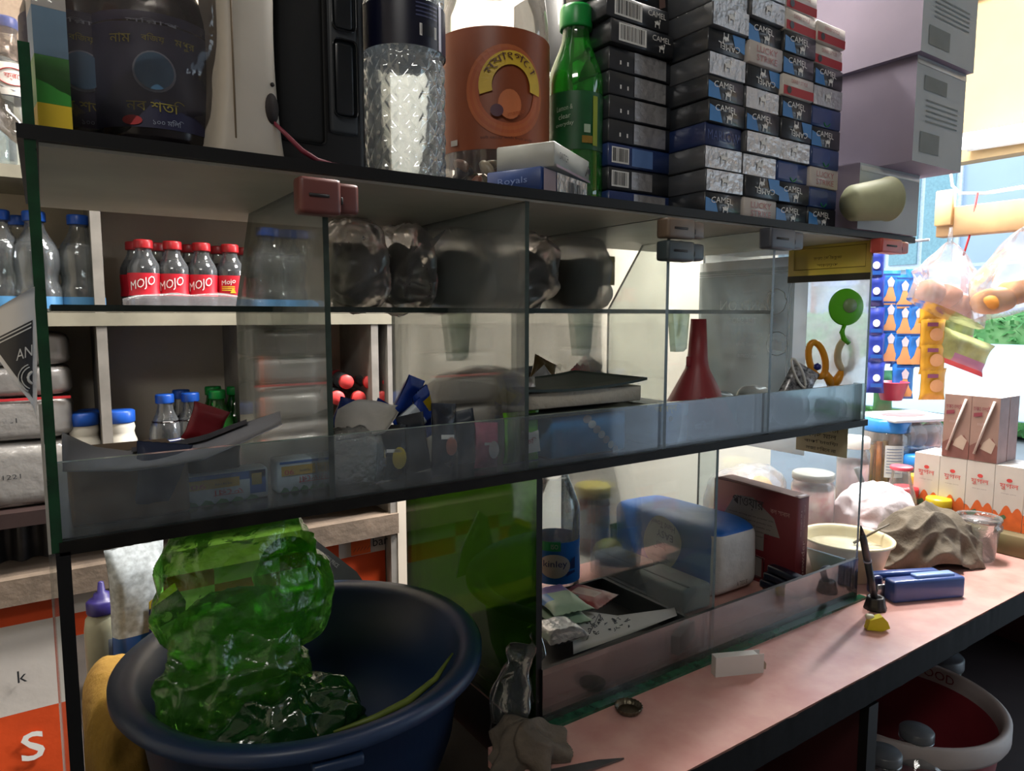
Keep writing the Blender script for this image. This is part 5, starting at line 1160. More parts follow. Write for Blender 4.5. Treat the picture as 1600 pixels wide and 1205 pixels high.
pm.build('front_panel', [mat('panel_navy', '15153a', .4), mat('panel_yellow', 'b0982a', .4), mat('panel_grey', '78747a', .5)], po_)
# yellow sack
t = thing('yellow_sack', 'dull yellow cloth sack slumped beside the blue basin', 'sack', (.042, .26, LOWZ))
MB().blob((0, 0, .04), (.030, .10, .052), 48, 30, .10, 22, 7, e=2.8, ridge=True, flatz=-.038).build('sack_cloth', mat('yellow_cloth', 'a8842e', .85, var2='6a4a1c', scale=10, bump=.5, bscale=120), t)
sa = PY(160, 1180, -.005)
t = thing('yellow_sack', 'mustard yellow sack bulging before the basin rim at the case end', 'sack', (.052, .005, LOWZ - .0), 0)
MB().blob((0, 0, .035), (.036, .040, .055), 56, 36, .10, 26, 3, e=2.6, ridge=True, flatz=-.033).build('sack_cloth', mat('yellow_cloth', 'a8842e'), t)
# grey rag and clear bag at the corner by the green divider
rg = thing('grey_rag', 'grey cotton rag bunched on the counter end beside the blue basin', 'cloth', (.322, -.030, TOP), 0)
RAG = mat('grey_rag_cloth', '5a5248', .9, var=.25, scale=40, bump=.5, bscale=160)
def ragc(u, v):
    a = 2 * math.pi * u; ph = v * math.pi / 2
    q = Vector((.030 * math.cos(a) * math.cos(ph) ** .6, .023 * math.sin(a) * math.cos(ph) ** .6, .024 * math.sin(ph) ** .8))
    k = .35 * (1 - 2.4 * abs(noise.noise(q * 38 + Vector((2, 5, 1))))) + .12 * noise.noise(q * 90); fold = .16 * math.sin(a * 6 + 4 * ph + 2 * noise.noise(q * 30))
    return Vector((q.x * (1 + k + fold), q.y * (1 + k + fold), max(.0006, q.z * (1 + .4 * k + .25 * math.sin(q.x * 110 + 2)))))
MB().grid(ragc, 110, 50).build('cloth_body', RAG, rg)
def limp(u, v):
    z = (v - .5) * .075; x = (u - .5) * .055 * (1 - .3 * v); n1 = noise.noise(Vector((x * 45, z * 30, 3))); n2 = abs(noise.noise(Vector((x * 70, z * 50, 8))))
    return (x + .006 * math.sin(z * 60), .014 * n1 + .016 * n2 + .012 * math.sin(u * 9), z)
tag(MB().grid(limp, 50, 50, th=.0006).build('clear_bag', film('dim_bag_film', (.8, .82, .82), (.35, .37, .38), .10, .1, .25, bump=.6, bscale=60), None, (.334, -.004, TOP + .050)), 'limp clear plastic bag hanging behind the grey rag', 'plastic bag')
tag(MB().tube([PZ(800, 1200, TOP + .0012), PZ(805, 1186, TOP + .0012), PZ(818, 1184, TOP + .0012), PZ(826, 1194, TOP + .0012), PZ(815, 1203, TOP + .0012)], .0012, 6).build('rubber_band', mat('rubber_orange', 'b4502c', .5)), 'thin orange rubber band on the counter corner beside the knife', 'rubber band')
# ================================================================== THINGS ON THE COUNTER
p = PZ(982, 1112, ct)
cc = thing('crown_cork', 'upturned metal crown bottle cap on the counter', 'bottle cap', (p.x, p.y, ct))
cm_ = mat('cap_metal', '5a5446', .3, metal=.8, var=.25, scale=60)
MB().shell([(.0001, .0006), (.0105, .0006), (.0115, .002), (.0132, .0062), (.0128, .0064), (.0108, .0024), (.0100, .0012), (.0001, .0012)], 84, wob=lambda a, z: 1 + (.045 * math.cos(21 * a) * min(1, z / .0062))).build('crown', cm_, cc)
MB().lathe([(.0098, .0012), (.0098, .0016), (0, .0016)], 24).build('liner', mat('cap_liner', '3a3224', .5), cc)
p = PZ(1157, 1054, ct)
bx_ = thing('white_carton_tray', 'small empty white packet standing open-ended on the counter', 'packet', (p.x, p.y + .004, ct), -.42)
WC = mat('white_card', 'c4c2be', .7, var=.05)
for a, b in (((-.027, -.005, 0), (.027, -.0044, .021)), ((-.027, .0044, 0), (.027, .005, .021)), ((-.027, -.0044, 0), (.027, .0044, .0006)), ((-.027, -.0044, .0204), (.020, .0044, .021)), ((-.027, -.0044, .0006), (-.0264, .0044, .0204))): MB().b2(a, b).build('card_side', WC, bx_)
MB().prism([(.027, .004), (.030, .003), (.0305, .009), (.0285, .012), (.027, .013)], -.004, -.0036, 'xz').build('torn_flap', mat('card_brown', '8c8070', .8), bx_)
p = PZ(905, 1196, ct)
kn = thing('knife_blade', 'grey steel kitchen knife with a reddish handle lying at the counter end', 'knife', (p.x, p.y, ct), 0)
a = PZ(975, 1188, ct) - p; b = PZ(800, 1226, ct) - p; d = (a - b).normalized(); nrm = Vector((-d.y, d.x, 0))
MB().prism([tuple((a)[:2]), tuple((a - d * .022 + nrm * .0045)[:2]), tuple((b + nrm * .006)[:2]), tuple((b - nrm * .005)[:2]), tuple((a - d * .03 - nrm * .005)[:2])], .0006, .0022, 'xy').build('blade', mat('dull_steel', '6a6c6e', .3, metal=.8, var=.2), kn)
hb = b - d * .032
MB().tube([b + Vector((0, 0, .006)), b - d * .04 + Vector((0, 0, .006)), b - d * .075 + Vector((0, 0, .006))], [.005, .0062, .0055], 10).build('handle', mat('red_handle', '8a3028', .5), kn)
# marker pen in a black stand, yellow rubber
p = PZ(1372, 953, ct)
ms_ = thing('pen_stand', 'black pen holder with a dark pen leaning up out of it', 'pen holder', (p.x, p.y + .004, ct))
MB().lathe([(.013, 0), (.0135, .002), (.012, .006), (.0105, .014), (.010, .016), (.0065, .016), (.006, .006), (0, .006)], 30, wob=lambda a, z: 1 + .05 * math.cos(8 * a)).build('holder', mat('holder_black', '17181a', .4, var=.3), ms_)
tip = PY(1345, 822, p.y + .0) - Vector((p.x, p.y + .004, ct)); base = Vector((0, 0, .008)); L_ = tip - base
pt = lambda q: base + L_ * q
pen = thing('marker_pen', 'slim black marker pen standing tilted in the pen holder', 'pen', (p.x, p.y + .004, ct))
MB().tube([pt(0), pt(.55)], [.0042, .0044], 14).build('barrel', mat('pen_black', '1b1e24', .35), pen)
MB().tube([pt(.55), pt(.57)], .0049, 14).build('band', mat('pen_band', '8a90a0', .3), pen)
MB().tube([pt(.57), pt(.85), pt(.90)], [.0044, .0042, .003], 14).build('grip', mat('pen_dark_grey', '33363c', .4, var=.2), pen); MB().tube([pt(.90), pt(1.0)], [.003, .001], 10).build('tip', mat('pen_black', '1b1e24'), pen)
p = PZ(1370, 984, ct)
ye = thing('yellow_rubber', 'small yellow cut lump lying before the pen holder', 'eraser', (p.x, p.y, ct), -.7)
MB().prism([(-.013, .001), (.004, 0), (.013, .004), (.010, .012), (.004, .018), (-.010, .013)], -.005, .005, 'xz').build('rubber_body', mat('rubber_yellow', 'c8bc1c', .5, var=.1), ye)
MB().blob((-.008, .002, .015), (.005, .004, .003), 14, 8, .2, 150, 2).build('pale_crumb', mat('pale_rubber', 'c8c4a8', .6), ye)
# stapler
pc = PZ(1460, 942, ct)
sa_ = PZ(1405, 945, ct); sb_ = PZ(1516, 935, ct); dd = (sb_ - sa_); ang = math.atan2(dd.y, dd.x); Ls = dd.length
stp = thing('stapler', 'blue metal stapler lying opened on the counter', 'stapler', ((sa_.x + sb_.x) / 2, (sa_.y + sb_.y) / 2 + .014, ct), ang)
SB = mat('stapler_blue', '2c4680', .3, var=.1, scale=20, coat=.3)
MB().rbox((0, 0, .0145), (Ls, .020, .029), .004, 3).build('lower_body', SB, stp)
MB().rbox((Ls * .12, .002, .030), (Ls * .55, .012, .006), .002, 2).build('top_ridge', mat('stapler_pale_blue', '7c98d0', .25), stp)
q = Matrix.Rotation(.05, 3, 'Y')
MB().rbox((-Ls * .12, .024, .026), (Ls * .92, .013, .008), .003, 2, M=Matrix.Rotation(R(-3), 3, 'Z')).build('upper_arm', SB, stp)
MB().rbox((-Ls * .55, .020, .016), (.014, .016, .026), .004, 2).build('hinge', mat('stapler_navy', '232a58', .3), stp)
MB().rbox((-Ls * .50, .010, .010), (.020, .004, .018), .001, 1).lathe([(.0001, 0), (.003, 0), (.003, .003), (.0001, .003)], 14, M=Matrix.Rotation(R(90), 3, 'X'), c=(-Ls * .54, .0115, .007)).build('spring_plate', mat('steel', '9a9ca0'), stp)
MB().rbox((-Ls * .14, .023, .0212), (Ls * .8, .009, .004), .001, 1).build('staple_channel', mat('channel_steel', '6c7078', .3, metal=.9), stp)
# white bowl with lime paste
p = PY(1342, 880, .05)
bw = thing('white_bowl', 'translucent white plastic bowl of pale paste with a stirrer, beside the case end', 'bowl', (.948, .055, ct))
MB().shell([(.0001, 0), (.042, 0), (.045, .003), (.058, .050), (.0625, .052), (.063, .055), (.061, .0565), (.0575, .054), (.056, .050), (.043, .006), (.0001, .004)], 56).build('bowl_body', mat('milky_plastic', 'cbbf9c', .35, var=.06), bw)
MB().lathe([(.001, .004), (.042, .006), (.0525, .040), (0, .043)], 40, wob=lambda a, z: 1).build('paste', mat('lime_paste', 'b5ad94', .5, var=.12, scale=40, bump=.6, bscale=60), bw)
MB().tube([(.010, -.005, .045), (.045, -.02, .062), (.062, -.028, .070)], [.002, .0018, .0012], 6).build('stirrer', mat('stick_brown', '5c5344', .6), bw)
# grey-brown cloth over a clear tub
p = PZ(1468, 893, ct)
cl = thing('brown_cloth', 'grey brown rag bunched in heavy folds on the counter behind the stapler', 'cloth', (p.x + .022, p.y + .035, ct), R(-35))
CLM = mat('brown_rag_cloth', '5f574b', .9, var=.15, scale=40, bump=.3, bscale=220)
def rag(u, v):
    a = 2 * math.pi * u; ph = v * math.pi / 2
    q = Vector((.078 * math.cos(a) * math.cos(ph) ** .6, .042 * math.sin(a) * math.cos(ph) ** .6, .066 * math.sin(ph) ** .85))
    wq = q + noise.noise_vector(q * 14) * .016
    n1 = .5 - 1.7 * abs(noise.noise(wq * 17 + Vector((4, 1, 7)))); n2 = .4 - 1.7 * abs(noise.noise(wq * 38 + Vector((1, 9, 2))))
    d = Vector((q.x * .5, q.y, q.z * .8 + .012)).normalized()
    q = q + d * (.024 * n1 + .009 * n2) + Vector((0, 0, .012 * math.sin(q.x * 40 + 1.2)))
    q.z = max(q.z, .0006); return q
MB().grid(rag, 170, 80).build('cloth_body', CLM, cl)
t = thing('clear_tub', 'clear plastic tub with a ringed rim half covered by the brown rag', 'tub', (p.x + .105, p.y - .005, ct))
MB().shell([(.0001, 0), (.022, 0), (.024, .002), (.029, .048), (.032, .050), (.032, .056), (.029, .058), (.032, .064), (.030, .068), (.027, .064), (.022, .004), (.0001, .003)], 40).build('tub_body', CLEAR, t)
MB().lathe([(.0265, .062), (.0001, .0635)], 40).build('tub_lid', WHITEFILM, t)
# white plastic bag
p = PZ(1425, 862, ct)
tag(MB().blob((0, 0, .045), (.058, .050, .047), 110, 70, .32, 19, 5, e=2.2, ridge=True, flatz=-.044).build('white_bag', mat('white_bag_plastic', 'd8cfd4', .35, var=.06, bump=.5, bscale=50), None, (1.13, .115, ct)), 'crumpled white plastic bag slumped behind the brown rag', 'plastic bag')
# jars and tubs behind
def jar_thing(name, label, x, y, r, h, lidm, lid_h, fillm=None, fill=.8, body=CLEARW, lid_r=None, n=36):
    t = thing(name, label, 'jar', (x, y, ct))
    MB().lathe([(r * .9, 0), (r, .004), (r, h * .80), (r * .93, h * .86), (r * .88, h * .88), (r * .88, h - lid_h * .6)], n).build('jar_body', body, t)
    lr = lid_r or r * .98
    MB().lathe(cap_profile(lr, lid_h, h - lid_h), n, wob=lambda a, z: 1 + .008 * math.cos(a * 44)).build('lid', lidm, t)
    if fillm: MB().lathe([(r * .86, .004), (r * .95, .008), (r * .95, h * fill), (0, h * fill + .003)], n).build('filling', fillm, t)
    return t
JBL = mat('jar_blue_lid', '2a7ccc', .3, var=.05)
p = PZ(1380, 776, ct)
j = jar_thing('biscuit_jar', 'big clear jar with blue and cream lid full of orange biscuit sticks', p.x, p.y, .045, .165, JBL, .026, None)
MB().lathe([(.034, .1655), (.0335, .1672), (0, .1675)], 32).build('lid_disc', mat('cream_lid_disc', 'd8c890', .4), j)
rr = random.Random(6)
for k in range(22):
    a = k * 2.4; r_ = .036 * (.35 + .65 * ((k % 5) / 4)); lean = rr.uniform(-.12, .12)
    MB().tube([(r_ * math.cos(a), r_ * math.sin(a), .006), (r_ * math.cos(a + lean), r_ * math.sin(a + lean), rr.uniform(.105, .125))], .0058, 7).build('biscuit_stick', mat(('stick_gold', 'stick_orange', 'stick_dark')[k % 3], ('b5843c', 'c06a22', '7a4a22')[k % 3], .6, var=.2, scale=80), j)
pm = MB(); f = oncyl(.0456, .085, -2.25); rect(pm, f, -.020, -.035, .016, .03, 0, 6)
for k in range(9): rect(pm, oncyl(.0459, .085, -2.25), -.017, .022 - k * .006, .012, .0235 - k * .006, 1, 4)
pm.build('lettering', [mat('jar_paper_label', 'b8bcc0', .5), mat('jar_label_ink', '6a7894', .5)], j)
p = PZ(1446, 778, ct)
j2 = jar_thing('snack_jar', 'clear jar with blue lid and brown snacks, under the tub of buns', 1.46, .20, .048, .098, JBL, .024, mat('brown_snacks', '8a6034', .6, var2='26304a', scale=40), .62)
tb_ = thing('bun_tub', 'clear tub of round buns with white lid and red label, on the jars', 'tub', (1.472, .240, ct + .0985), R(-20))
MB().blob((0, 0, .032), (.066, .048, .033), 40, 18, 0, 1, 1, e=5).build('tub_body', CLEAR, tb_)
MB().rbox((0, 0, .068), (.150, .112, .009), .004, 3).build('lid', mat('tub_lid', 'd4dce4', .35, var=.03), tb_)
pm = MB(); disc(pm, onplane((-.01, -.006, .0732), EX, EY), .048, 0, 28, .030); pm.build('lid_label', [mat('tub_red_label', 'd8747a', .5, var=.15, scale=30)], tb_)
for k in range(8):
    MB().blob(((k % 4 - 1.5) * .029, (k // 4 - .5) * .038, .03), (.017, .02, .024), 18, 12, .04, 30, k, e=2.3).build('bun', mat('bun_pale', 'c0a094', .7, var=.12, scale=30), tb_)
for i, (px, py, Y_, r, c, h, lab) in enumerate(((1415, 760, 1.19, .0215, 'c43038', .075, 'jar with bright red lid behind the white bag'), (1461, 757, 1.20, .029, '6a3450', .076, 'jar with plum lid beside the red-lidded one'), (1438, 742, 1.27, .0185, 'c0952c', .085, 'jar with mustard lid behind the red and plum lids'), (1467, 778, 1.135, .020, 'c4ac24', .068, 'jar with bright yellow lid before the plum-lidded one'))):
    # put each jar at its lid's ray where the lid top meets its height
    q = PZ(px, py, ct + h)
    jar_thing('spice_jar', lab, q.x, q.y, r, h, mat('lid_' + c, c, .35, var=.06), .018, mat('spice_' + c, ('7a5a4a', '5a3a44', '9a7a3a', '8a8a3a')[i], .7, var=.2), .6)
q = PZ(1485, 765, ct)
bt_ = thing('small_clear_bottle', 'small clear bottle with red lid and red tag before the juice cartons', 'bottle', (1.195, .105, ct), R(-60))
MB().lathe(pet(.026, .118, .014, .45), 30).build('bottle_body', CLEAR, bt_); MB().lathe(cap_profile(.0175, .006, .114), 26).build('cap', mat('pinkish_red_cap', 'c84858', .4), bt_)
pm = MB(); f = oncyl(.0268, .045); rect(pm, f, -.004, -.018, .007, .014, 0, 3); text(pm, 'JIBON', .026, lambda x, y: oncyl(.0272, .045)(-y + .0015, x - .002), h=.007, m=1); rect(pm, f, -.024, -.006, -.012, .006, 1, 3); pm.build('lettering', [REDP, WHITE], bt_)
# jars behind the case end (seen through its glass)
jar_thing('glitter_jar', 'clear jar with pink base of sweets just past the case end glass', 1.05, .175, .034, .115, mat('grey_lid', '8c8c88', .4), .012, mat('pink_sweets', 'b06a68', .6, var2='c8b0a8', scale=60), .8)
jar_thing('white_lid_jar', 'slim clear jar with white domed lid beside the jar of biscuit sticks', 1.24, .215, .028, .150, WHITE, .020, mat('grey_pink_filling', 'a88c8c', .7, var=.2), .7)
t = thing('bread_bag', 'clear bag of yellow buns lying beyond the case end glass', 'bread bag', (1.04, .30, ct), .2)
for k in range(5): MB().blob(((k - 2) * .030, .01 * (k % 2), .04), (.018, .026, .035), 18, 12, .05, 30, k, e=2.3).build('bun', mat('yellow_bun', 'b8944a', .7, var=.2, scale=20), t)
MB().blob((0, 0, .05), (.10, .05, .05), 50, 30, .14, 20, 3, e=2.6, ridge=True).build('bag_film', WHITEFILM, t)
t = thing('spoon', 'grey steel spoon handle leaning beside the slim jar', 'spoon', (1.13, .12, ct)); MB().tube([(0.01, -.01, .002), (.0, .005, .07), (-.012, .02, .12)], [.003, .0035, .005], 8, ).build('spoon_handle', mat('spoon_steel', '6c6a6a', .3, metal=.7), t); MB().blob((.012, -.013, .006), (.012, .008, .005), 14, 8, 0, 1, 1).build('spoon_bowl', mat('spoon_steel', '6c6a6a'), t)
# price ticket hanging at the end glass
t = thing('price_ticket', 'small cream card with lines of black writing under the ledge at the end glass', 'card', (.872, .055, LED0 - .027), 0)
MB().rbox((0, 0, 0), (.0006, .075, .042), .0002, 1).build('card', mat('cream_card', 'bcbc9c', .7, var=.06), t)
pm = MB(); f = onplane((-.0006, 0, 0), (0, -1, 0), EZ)
for k in range(4): text(pm, ('হিসাব খাতা', 'নগদ মাল', 'বাকি চাহিয়া', 'লজা দিবেন না')[k], .05 - .006 * (k % 2), lambda x, y, k=k: f(x, y + .013 - .009 * k), h=.006)
pm.build('lettering', [DARKINK], t)

# ================================================================== JUICE CARTONS ON THE BOARD
gbd = tag(MB().rbox((1.36, .085, ct + .017), (.26, .40, .034), .002, 1).build('green_board', mat('olive_board', '4c5230', .7, var2='7a6040', scale=8)), 'olive green and brown board lying across the counter under the juice cartons', 'board')
zb = ct + .034
def juice(name, label, y, x, z, w, h, d, front, side, top, printer, group):
    t = thing(name, label, 'juice carton', (x + d / 2, y, z), 0, group)
    MB().box((0, 0, h / 2), (d, w - .0006, h), mm=(0, 0, 1, 1, 2, 2)).build('carton_body', [front, side, top], t)
    pm = MB(); f = lambda k: onplane((-d / 2 - .0004 * (k + 1), 0, h / 2), (0, -1, 0), EZ)
    mats = printer(pm, f, w, h); pm.build('lettering', mats, t)
    return t
def orange_p(pm, f, w, h):
    pr_ = [(-.5, -.5), (.5, -.5)] + [(.5 - i / 24, -.30 + .13 * abs(math.sin(i / 24 * 7.3 + .6)) + .07 * math.sin(i / 24 * 4)) for i in range(25)]
    shape(pm, pr_, lambda x, y: f(0)(x * w * .98, y * h * .98), 1, 0)
    pm.add([f(1)(x * w, y * h) for x, y in ((-.45, -.34), (-.1, -.26), (-.02, -.3), (-.25, -.42))], [(0, 1, 2, 3)], 1)
    text(pm, 'যুগল', w * .62, lambda x, y: f(1)(x, y + h * .18), m=2, h=h * .10); disc(pm, f(0), w * .10, 2, 14, h * .03, 0, h * .28); text(pm, 'mango juice', w * .5, lambda x, y: f(1)(x, y + h * .07), m=3, h=h * .022)
    return [mat('juice_orange', 'd0642e', .45, var=.15, scale=60), mat('juice_leaf', '4a6a4a', .5), mat('juice_red', 'c8403c', .5), mat('juice_grey', '8a8480', .5)]
def brown_p(pm, f, w, h):
    shape(pm, [(-.5, -.5), (.5, -.5), (.5, -.25), (.3, -.12), (.05, -.3), (-.2, -.2), (-.5, -.28)], lambda x, y: f(0)(x * w * .98, y * h * .98), 1, 0)
    pm.add([f(1)(x * w, y * h) for x, y in ((-.1, -.3), (.3, -.36), (.42, -.2), (.2, -.12), (.0, -.2))], [(0, 1, 2, 3, 4)], 1)
    text(pm, 'চকোলেট', w * .6, lambda x, y: f(1)(x - w * .12, y + h * .32), m=2, h=h * .08); pm.add([f(1)(x * w, y * h) for x, y in ((-.4, .18), (-.1, .2), (-.1, .26), (-.4, .24))], [(0, 1, 2, 3)], 2)
    text(pm, 'milk', w * .3, lambda x, y: f(1)(x - w * .1, y + h * .08), m=3, h=h * .05)
    return [mat('choc_brown', '7c5048', .5, var=.2, scale=40), mat('choc_cream', 'b8a494', .5), mat('choc_maroon', '7c3440', .5), mat('choc_pale', 'a88e8a', .5)]
JF = mat('juice_white', 'c8c2ba', .45, var=.05); JT = mat('juice_top_white', 'dcdad6', .4, var=.03); CF = mat('choc_front', '93776c', .45, var=.12, scale=20); CS = mat('choc_side', '8c6a66', .45, var=.2, scale=40)
wJ = .0413
for k in range(5):
    y = .028 + wJ * (2 - k) - wJ / 2 + .0
    juice('juice_carton', f'white and orange juice carton, {ords[k]} of the lower row counted from the jars', y, 1.25, zb, wJ, .103, .035, JF, JF, JT, orange_p, 'juice cartons on the board')
for k in range(5):
    y = .028 + wJ * (2 - k) - wJ / 2
    juice('juice_carton', f'white and orange juice carton in the back row, {ords[k]} counted from the jars', y, 1.287, zb, wJ, .103, .035, JF, JF, JT, orange_p, 'juice cartons on the board')
for r_ in range(2):
    for k in range(2):
        y = .068 - wJ * .5 - wJ * k
        c = juice('chocolate_milk_carton', f'brown milk carton with slanting straw, {("first", "second")[k]} of the {("front", "back")[r_]} pair', y, 1.25 + r_ * .037, zb + .1035, wJ, .106, .035, CF, CS, JT, brown_p, 'chocolate milk cartons')
        MB().tube([(-.0200, -.013, .100), (-.0200, .012, .012)], .0019, 8).build('straw', mat('straw_white', 'cfc6c2', .35), c)

# ================================================================== FAR END: beam, lamp, hanging snacks
bm_ = struct(MB().rbox((1.66, -.75, H + .205), (.035, 2.06, .062), .002, 1).build('beam', mat('beam_wood', 'a98a66', .7, var=.25, scale=10)))
for y, s in ((.262, .075), (.02, .045)): MB().rbox((1.64, y, H + .235), (.018, .035, s), .002, 1).build('beam_block', mat('beam_block_wood', 'd0b080', .7, var=.15, scale=14), bm_)
tag(MB().tube([(1.66, .30, H + .172), (1.66, .60, H + .168), (1.66, .91, H + .172)], .003, 8).build('hanging_wire', mat('wire_grey', '9aa0a8', .4, metal=.5)), 'thin wire strung from the beam for the hanging snacks', 'wire')
tag(MB().tube([(1.64, .20, H + .26), (1.65, .215, H + .17), (1.64, .22, H + .13)], .0022, 6).build('red_string', REDP), 'red string knotted round the beam end', 'string')
wpts = [PX(x, y, 1.95) for x, y in ((1483, 255), (1488, 290), (1500, 302), (1540, 302), (1600, 292), (1680, 270))]
tag(MB().tube(wpts, .004, 8).build('white_cable', WHITE), 'white electric cable looping below the tube lamp', 'cable')
# bare tube lamp
la = PX(1500, 222, 1.93); lb = PX(1700, 190, 1.93)
lamp = thing('tube_lamp', 'glaring white tube lamp fixed on the cream lintel', 'lamp', la)
MB().tube([(0, 0, 0), (lb - la)], .020, 16).build('tube', mat('lamp_white', 'ffffff', .5, emit=5, var=0), lamp)
MB().tube([(la - lb) * .04, (0, 0, 0)], .021, 16).build('end_cap', WHITE, lamp)
MB().tube([Vector((.045, 0, 0)) , lb - la + Vector((.045, 0, 0))], .018, 4).build('batten', WHITE, lamp)
ll = area('tube_lamp_light', (1.89, (la.y + lb.y) / 2, la.z - .01), (.75, -.08, .85), .05, .34, 17.0, (.97, .98, 1.0))
# strips of blue crisps
BC = [mat('crisp_blue', '2c70c4', .25, var=.15, scale=30), mat('crisp_navy', '26368c', .3, var=.3, scale=40), mat('crisp_pale', 'a8c0e0', .3)]
proto = {}
def crisp(kind, p, lab, grp, w=.055, h=.085, rz=0):
    if kind not in proto:
        t = thing('snack_packet', lab, 'snack packet', p, rz, grp)
        pillow(MB(), w, h, .014, 0, None, 3, crimp=.07).build('wrapper', [BC[0] if kind == 'blue' else BC[1] if kind == 'navy' else mat('ring_yellow', 'c8952c', .3, var=.2, scale=30)], t)
        pm = MB(); f = onplane((0, -.0098, 0), EX, EZ)
        if kind == 'blue':
            shape(pm, [(-.10, .05), (-.2, -.18), (-.34, -.3), (-.3, -.42), (.3, -.42), (.34, -.3), (.2, -.18), (.10, .05)], lambda x, y: f(x * w, y * h), 1, 0)
            pm.add([f(x * w, y * h) for x, y in ((-.10, .06), (.10, .06), (.16, .22), (.0, .34), (-.16, .22))], [tuple(range(5))], 1); rect(pm, f, -w * .38, h * .36, w * .38, h * .41, 2)
        elif kind == 'navy':
            disc(pm, f, w * .2, 1, 14, h * .12); rect(pm, f, -w * .3, -h * .3, w * .3, -h * .18, 2)
        else:
            disc(pm, f, w * .25, 0, 16, h * .2, w * .05, -h * .05); rect(pm, f, -w * .3, h * .2, w * .1, h * .32, 3)
        pm.build('print', [mat('crisp_tan', 'd09a68', .5), mat('crisp_white', 'c8ccd8', .4), mat('crisp_deep', '1c4a94', .4), mat('crisp_plum', '8a4a6a', .4)], t)
        proto[kind] = t; return t
    return dup(proto[kind], p, rz, lab)
rzf = R(-32)
n_ = 0
for ci, (px, ys) in enumerate(((1388, (452, 495, 540)), (1410, (458, 500, 545, 595)), (1432, (450, 500, 545)))):
    for k, py in enumerate(ys):
        p = PX(px, py, 1.62 + .025 * ci)
        crisp('blue', p, f'blue crisp packet, {ords[k]} from the top of the {("strip by the navy packets", "middle strip", "strip by the yellow packets")[ci]}', 'strips of blue crisp packets', rz=rzf)
for k, py in enumerate((415, 455, 505, 545, 590)):
    p = PX(1368, py, 1.55); crisp('navy', p, f'dark blue sachet, {ords[k]} from the top of the strip by the end glass', 'strip of navy sachets', w=.038, h=.07, rz=R(-50))
for k, py in enumerate((480, 520, 560, 600)):
    p = PX(1457, py, 1.66); crisp('ring', p, f'golden yellow snack packet, {ords[k]} from the top of the yellow strip', 'strip of yellow snack packets', w=.062, h=.072, rz=rzf)
for i, (px, py, w, h, c, lab, ang) in enumerate(((1492, 515, .10, .07, '8c9a5c', 'green and red snack bag hanging under the bun bag', -.15), (1505, 550, .13, .075, 'a0a468', 'green snack bag with red hem hanging lowest under the bun bag', -.35))):
    p = PX(px, py, 1.72)
    o = sachet('snack_packet', lab, p, w, h, .02, [mat('sb_' + c, c, .35, var=.3, scale=30), mat('sb_red', 'c43c44', .35), mat('sb_mauve', 'b07a94', .35)], lambda u, v: 1 if v < .12 else (2 if v < .35 and u > .3 else 0), 3, rot=(0, ang * -1, rzf))
p = PX(1393, 610, 1.60); t = thing('red_bowl', 'small red plastic bowl hanging below the blue crisp strips', 'bowl', p); MB().shell([(.0001, -.022), (.022, -.022), (.034, .018), (.036, .019), (.034, .020), (.021, -.019), (.0001, -.019)], 30).build('bowl_body', mat('berry_red', 'a0304a', .4), t)
p = PX(1392, 640, 1.75); sachet('green_packet', 'green packet hanging behind the navy sachets', PX(1380, 612, 1.64), .05, .10, .012, mat('packet_green_far', '4a8a5c', .4, var=.3), seed=2, rot=(0, 0, rzf))
# blue film banner behind the strips
t = tag(MB().grid(lambda u, v: (1.662 + .004 * math.sin(u * 9), .58 - u * .17, H + .168 - v * .09), 16, 6, 0, th=.0006).build('blue_sheet', [mat('blue_shop_sheet', '4a5a8c', .5, var2='7890b8', scale=9)]), 'blue printed plastic sheet hung behind the crisp strips', 'sheet')
# bags of buns hanging from the beam
VEIL = film('veil_bag', (.96, .96, .98), (.72, .75, .82), .14, .15, .10, bump=.5, bscale=30, edge=.25)
def bun_bag(name, lab, px, py, X, w, ht, n, bm_mat, ang, dx=0, group='bags of buns hung from the beam'):
    c = PX(px, py, X); t = thing(name, lab, 'bread bag', c, rzf, group)
    M = Matrix.Rotation(ang, 3, 'Y')
    for k in range(n):
        a = (k - (n - 1) / 2) * w / n
        MB().blob(M @ Vector((a, 0, .004 * (k % 2))), (w / n * .72, .034, .025), 22, 14, .14, 30, k, e=2.5, M=M).build('bun', bm_mat, t)
    def cone(u, v):
        a = 2 * math.pi * u; nn = noise.noise(Vector((math.cos(a) * 2, math.sin(a) * 2, v * 4 + px))); n2 = abs(noise.noise(Vector((a * 1.5, v * 2, 3))))
        q = 1 - v
        wx = (w * .60 * min(1, q * 1.5) ** .8 + .006) * (1 + .10 * nn); wy = (.044 * min(1, q * 1.6) + .004) * (1 + .25 * nn - .3 * n2)
        base = M @ Vector((wx * math.cos(a), wy * math.sin(a), -.030 * math.sin(min(1, v * 5) * math.pi / 2 + math.pi) - .030))
        return Vector((base.x * (1 - .0 * v) + dx * v, base.y, base.z * q + v * ht))
    m = MB().grid(cone, 48, 30); m.add([cone(i / 48, 0) for i in range(48)], [tuple(range(48))]); m.build('bag_film', VEIL, t)
    MB().tube([(dx, 0, ht - .006), (dx, 0, ht + .03)], [.006, .003], 8).build('knot', VEIL, t)
bun_bag('bun_bag', 'clear bag of brown buns hanging from the beam', 1486, 470, 1.62, .135, .125, 4, mat('brown_bun', 'a06a4c', .6, var=.2, scale=20), .40, -.01)
bun_bag('bun_bag', 'clear bag of orange toast hanging from the beam at the picture edge', 1590, 458, 1.60, .15, .13, 3, mat('orange_toast', 'c07c30', .6, var=.25, scale=14), -.30, .01)

